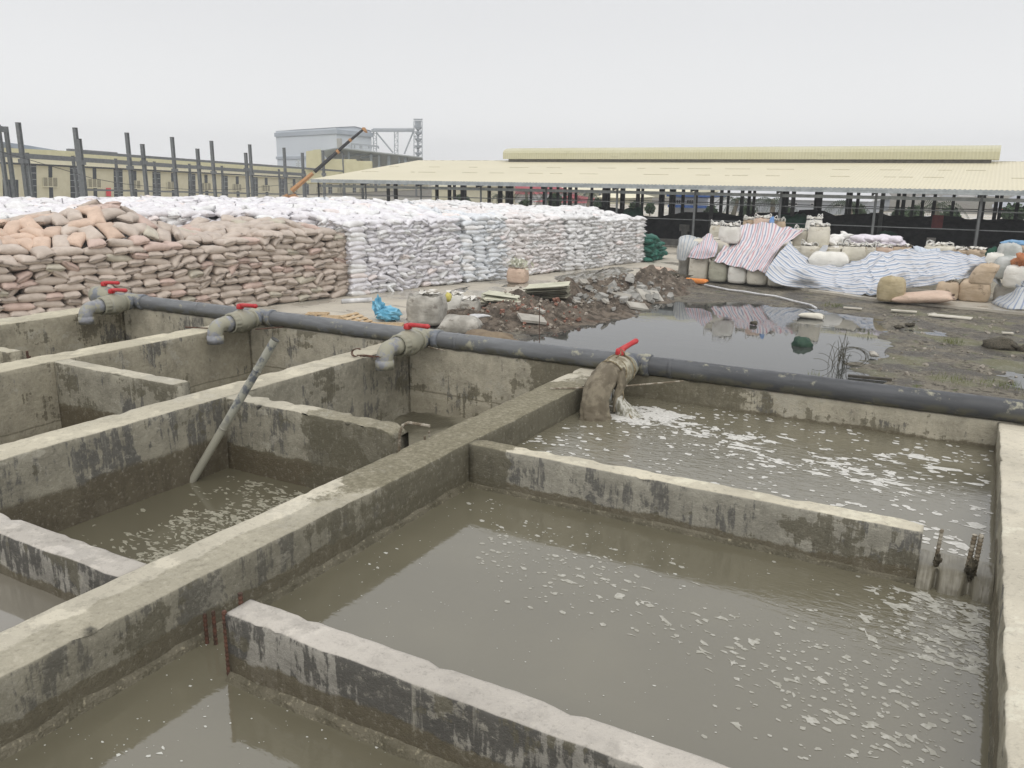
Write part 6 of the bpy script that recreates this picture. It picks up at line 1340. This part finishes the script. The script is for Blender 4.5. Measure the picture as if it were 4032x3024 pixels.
def pallet(u, v, z, w_, d_, rz, rx, label):
    c = unz(u, v, z); r = empty('wooden_pallet', c, label, 'pallet', None); M = euler(rz, 0, rx)
    for nm_, items in (('slat', [(0, (k-2)*d_/5, .06, w_, d_/8, .018) for k in range(5)]), ('bearer', [((k-1)*w_/2.3, 0, 0, .08, d_, .09) for k in range(3)])):
        for (x, y, zz, a, b, h) in items: q = M @ Vector((x, y, zz)); MB().box((c[0]+q.x, c[1]+q.y, c[2]+q.z), (a, b, h), rz=rz, rx=rx).build(nm_, wood, r)
pallet(1320, 1255, .08, 1.1, .8, YAW, 0, 'pale wooden pallet lying flat behind the pipe left of the leaning one'); pallet(1410, 1265, .28, .95, 1.0, YAW+1.1, .35, 'wooden pallet leaning with long pale slats left of the blue bag'); pallet(1530, 1285, .06, 1.0, .9, YAW, 0, 'dark wooden pallet under the light blue bag'); pallet(1250, 1240, .06, .8, .6, YAW, 0, 'reddish wooden pallet edge, leftmost behind the pipe')
# orange sack with leaves by the white pile
p = unz(2037, 1117, .06); jumbo((p[0]-.2, p[1]+.4, .06), .95, .72, BM['peach'], 'orange tan open sack stuffed with plastic film before the white pile', None, 'open', .2, False, False, 12, name='rubbish_sack', cat='sack')
film = simple('plastic_film', (.45, .46, .36), (.68, .68, .58), 5, .5); mb = MB(); rg = random.Random(2)
for k in range(70):
    c = Vector((p[0]-.2+rg.gauss(0, .25), p[1]+.4+rg.gauss(0, .2), .75+rg.random()*.42)); e1 = Vector((rg.gauss(0, 1), rg.gauss(0, 1), rg.gauss(0, 1))).normalized()*rg.uniform(.08, .2); e2 = e1.cross(Vector((rg.gauss(0, 1), rg.gauss(0, 1), .5))).normalized()*.08; mb.add([c-e1, c+e2, c+e1*1.2, c-e2], [(0, 1, 2, 3)])
tag(mb.build('film_scraps', film, None, origin=(p[0], p[1], .8)), 'scraps of pale plastic film bursting from the orange sack', 'plastic film', kind='stuff')
p = unz(1393, 1188, .1); MBt = MB().tube([(p[0]-.3, p[1]-.4, .14), (p[0]+.45, p[1]+.6, .14)], .10, 14); tag(MBt.build('white_roll', ragm, None, smooth=True, origin=p), 'white roll of sheet lying at the corner between tan and white sacks', 'roll')
# things along the far pavement edge
p = unz(2590, 1078, .1); big_sack((p[0], p[1], .25), 1.9, .6, .42, .05, BM['peach'], 'pink sack lying on the pavement edge behind the mound', 51)
p = unz(2640, 1100, .1); blob('rubbish', (p[0], p[1], .1), (1.1, .5, .28), debris_m, 'dark rubbish heap left of the orange cloth', 'rubbish', 8, 22, .5)
p = unz(2740, 1110, .1); big_sack((p[0], p[1], .17), 1.25, .35, .26, -.12, simple('orange_cloth', (.68, .22, .05), (.75, .32, .10), 3), 'bright orange cloth lying at the corner of the bag stack', 52)
p = unz(2680, 1095, .1); big_sack((p[0], p[1], .15), .9, .4, .16, -.3, ragm, 'dirty white rag between the dark rubbish and the orange cloth', 53)
mb = MB(); pts = [unz(*zc_(x, y), .0) for x, y in ((385, 1380), (480, 1402), (600, 1425), (720, 1440), (860, 1462), (1000, 1482), (1080, 1500), (1160, 1525), (1260, 1545), (1310, 1560), (1358, 1585))]
mb.tube([(q[0], q[1], .03+.015*(i % 2)) for i, q in enumerate(pts)], .045, 8); tag(mb.build('hose', ragm, None, smooth=True, origin=pts[0]), 'thin white hose snaking over the dirt in front of the bag stack', 'hose')
# boards, rocks, grass by the pond
bw = simple('pale_board', (.48, .45, .38), (.60, .57, .49), 3, .8)
def z4_(x, y): return 2800+x*.557, 1000+y*.557
for (x, y, w_, d_, a, lab) in ((1362, 408, .95, .25, .05, 'thin pale board lying right of the pond, left one'), (1690, 448, 1.5, .55, -.1, 'large pale board lying on the dirt near the ochre bag'), (1560, 428, .4, .12, .9, 'small pale block beside the large board'), (1000, 388, .7, .2, .0, 'narrow pale board at the far shore of the pond'), (2095, 565, .35, .2, .2, 'small pale tile on the mud at far right')):
    p = unz(*z4_(x, y), .0); o = MB().box((p[0], p[1], .035), (w_, d_, .04), rz=a).build('board', bw, None, origin=p); tag(o, lab, 'board')
p = unz(*z4_(1120, 880), -.05); o = MB().box((p[0], p[1], -.03), (1.1, .12, .07), rz=.12).build('plank', simple('wet_plank', (.05, .045, .035), (.08, .07, .055)), None, origin=p); tag(o, 'dark wet plank at the right shore of the pond', 'plank')
p = unz(*z4_(705, 450), -.05); big_sack((p[0], p[1], .0), .95, .42, .22, .1, BM['cream'], 'pale empty sack floating at the far side of the pond', 61)
p = unz(*z4_(640, 645), -.08); blob('green_sack', (p[0], p[1], -.06), (.33, .3, .24), simple('pond_green', (.02, .05, .035), (.04, .08, .05), 5), 'dark green bundle half sunk in the pond', 'sack', 5)
p = unz(*z4_(300, 497), -.05); big_sack((p[0], p[1], -.0), .25, .2, .14, .3, debris_m, 'small dark scrap poking out of the pond', 63)
for (x, y, s_, lab) in ((1325, 522, .16, 'dark stone on the right shore, left of two'), (1402, 507, .16, 'dark stone on the right shore, right of two'), (1150, 720, .16, 'pale lump of rubble at the tip of the right shore'), (2040, 655, .5, 'dark rag mound on the mud at far right'), (2205, 680, .25, 'dark stone at the right picture edge')):
    p = unz(*z4_(x, y), -.02); blob('stone', (p[0], p[1], .02), (s_, s_*.8, s_*.45), debris_m if 'dark' in lab else cslab, lab, 'stone', int(x), 12, .35)
mb = MB(); rg = random.Random(19)
for k in range(900):
    x = rg.uniform(-3.2, 5); y = rg.uniform(24, 37.5)
    if not inpoly(x, y, POND) and clump(x, y, .8, -.05, .3) > rg.random(): rock(mb, (x, y, gz(x, y)+.01), .015+.09*rg.random()**3, rg, .7)
tag(mb.build('gravel', simple('gravel_m', (.17, .15, .12), (.36, .33, .28), 4, .9), None), 'gravel and small rubble on the right shore of the pond', 'gravel', kind='stuff')
grm = simple('grass_blade', (.10, .13, .04), (.17, .18, .07), 3, .7); mb = MB()
for (x, y, n_, rad) in ((880, 365, 150, .6), (1700, 620, 130, .4), (1730, 880, 90, .6), (2080, 930, 100, .6), (1100, 560, 30, .3), (1300, 960, 40, .8), (750, 860, 26, .35)):
    c = unz(*z4_(x, y), 0)
    for k in range(n_):
        q = Vector((c[0]+rg.gauss(0, rad*.5), c[1]+rg.gauss(0, rad*.5), -.03)); a = rg.uniform(0, 6.28); h = rg.uniform(.05, .20); d = Vector((cos(a), sin(a), 0)); mb.add([q-d*.008, q+d*.008, q+d.orthogonal()*.05*rg.random()+Vector((0.04*cos(a*3), 0, h))], [(0, 1, 2)])
tag(mb.build('grass', grm, None), 'sparse grass tufts on the dirt around the pond', 'grass', kind='stuff')
# coil of reeds in the pond
rd = simple('dry_reed', (.05, .045, .03), (.09, .08, .05)); r = unz(*z4_(905, 790), -.085); pr2 = empty('reed_tangle', (r[0], r[1], -.085), 'tangled dry reeds standing in the pond near the pipe', 'plant')
for k in range(26):
    a = rg.uniform(-1.3, 1.3); h = rg.uniform(.35, 1.05); L = rg.uniform(.1, .75); b = (r[0]+rg.gauss(0, .16), r[1]+rg.gauss(0, .08)); MB().tube([(b[0]+sin(a)*L*t**1.5, b[1]+.2*cos(k)*t*t, -.12+h*(1.25*t-.55*t**2.6*abs(a))) for t in np.linspace(0, 1, 8)], .006, 4).build('stem', rd, pr2)
for k in range(9):
    R = rg.uniform(.22, .42); MB().tube([(r[0]+.30+.05*k*.3+R*cos(t), r[1]+.08*sin(t+k), .22+R*.72*sin(t)) for t in np.linspace(rg.uniform(-1, 0), 5.2, 20)], .005, 4).build('stem', rd, pr2)

# ------------------------------------------------------------ haze
hb = MB().b2((-420, -30, -1.6), (260, 520, 26)).build('haze', None, None)
hm = bpy.data.materials.new('haze'); hm.use_nodes = True; t = hm.node_tree; t.nodes.clear(); ho = t.nodes.new('ShaderNodeOutputMaterial'); hv = t.nodes.new('ShaderNodeVolumePrincipled')
hv.inputs['Color'].default_value = (.93, .95, .97, 1); hv.inputs['Density'].default_value = .0009; t.links.new(hv.outputs[0], ho.inputs['Volume']); hb.data.materials.append(hm); tag(hb, kind='stuff')
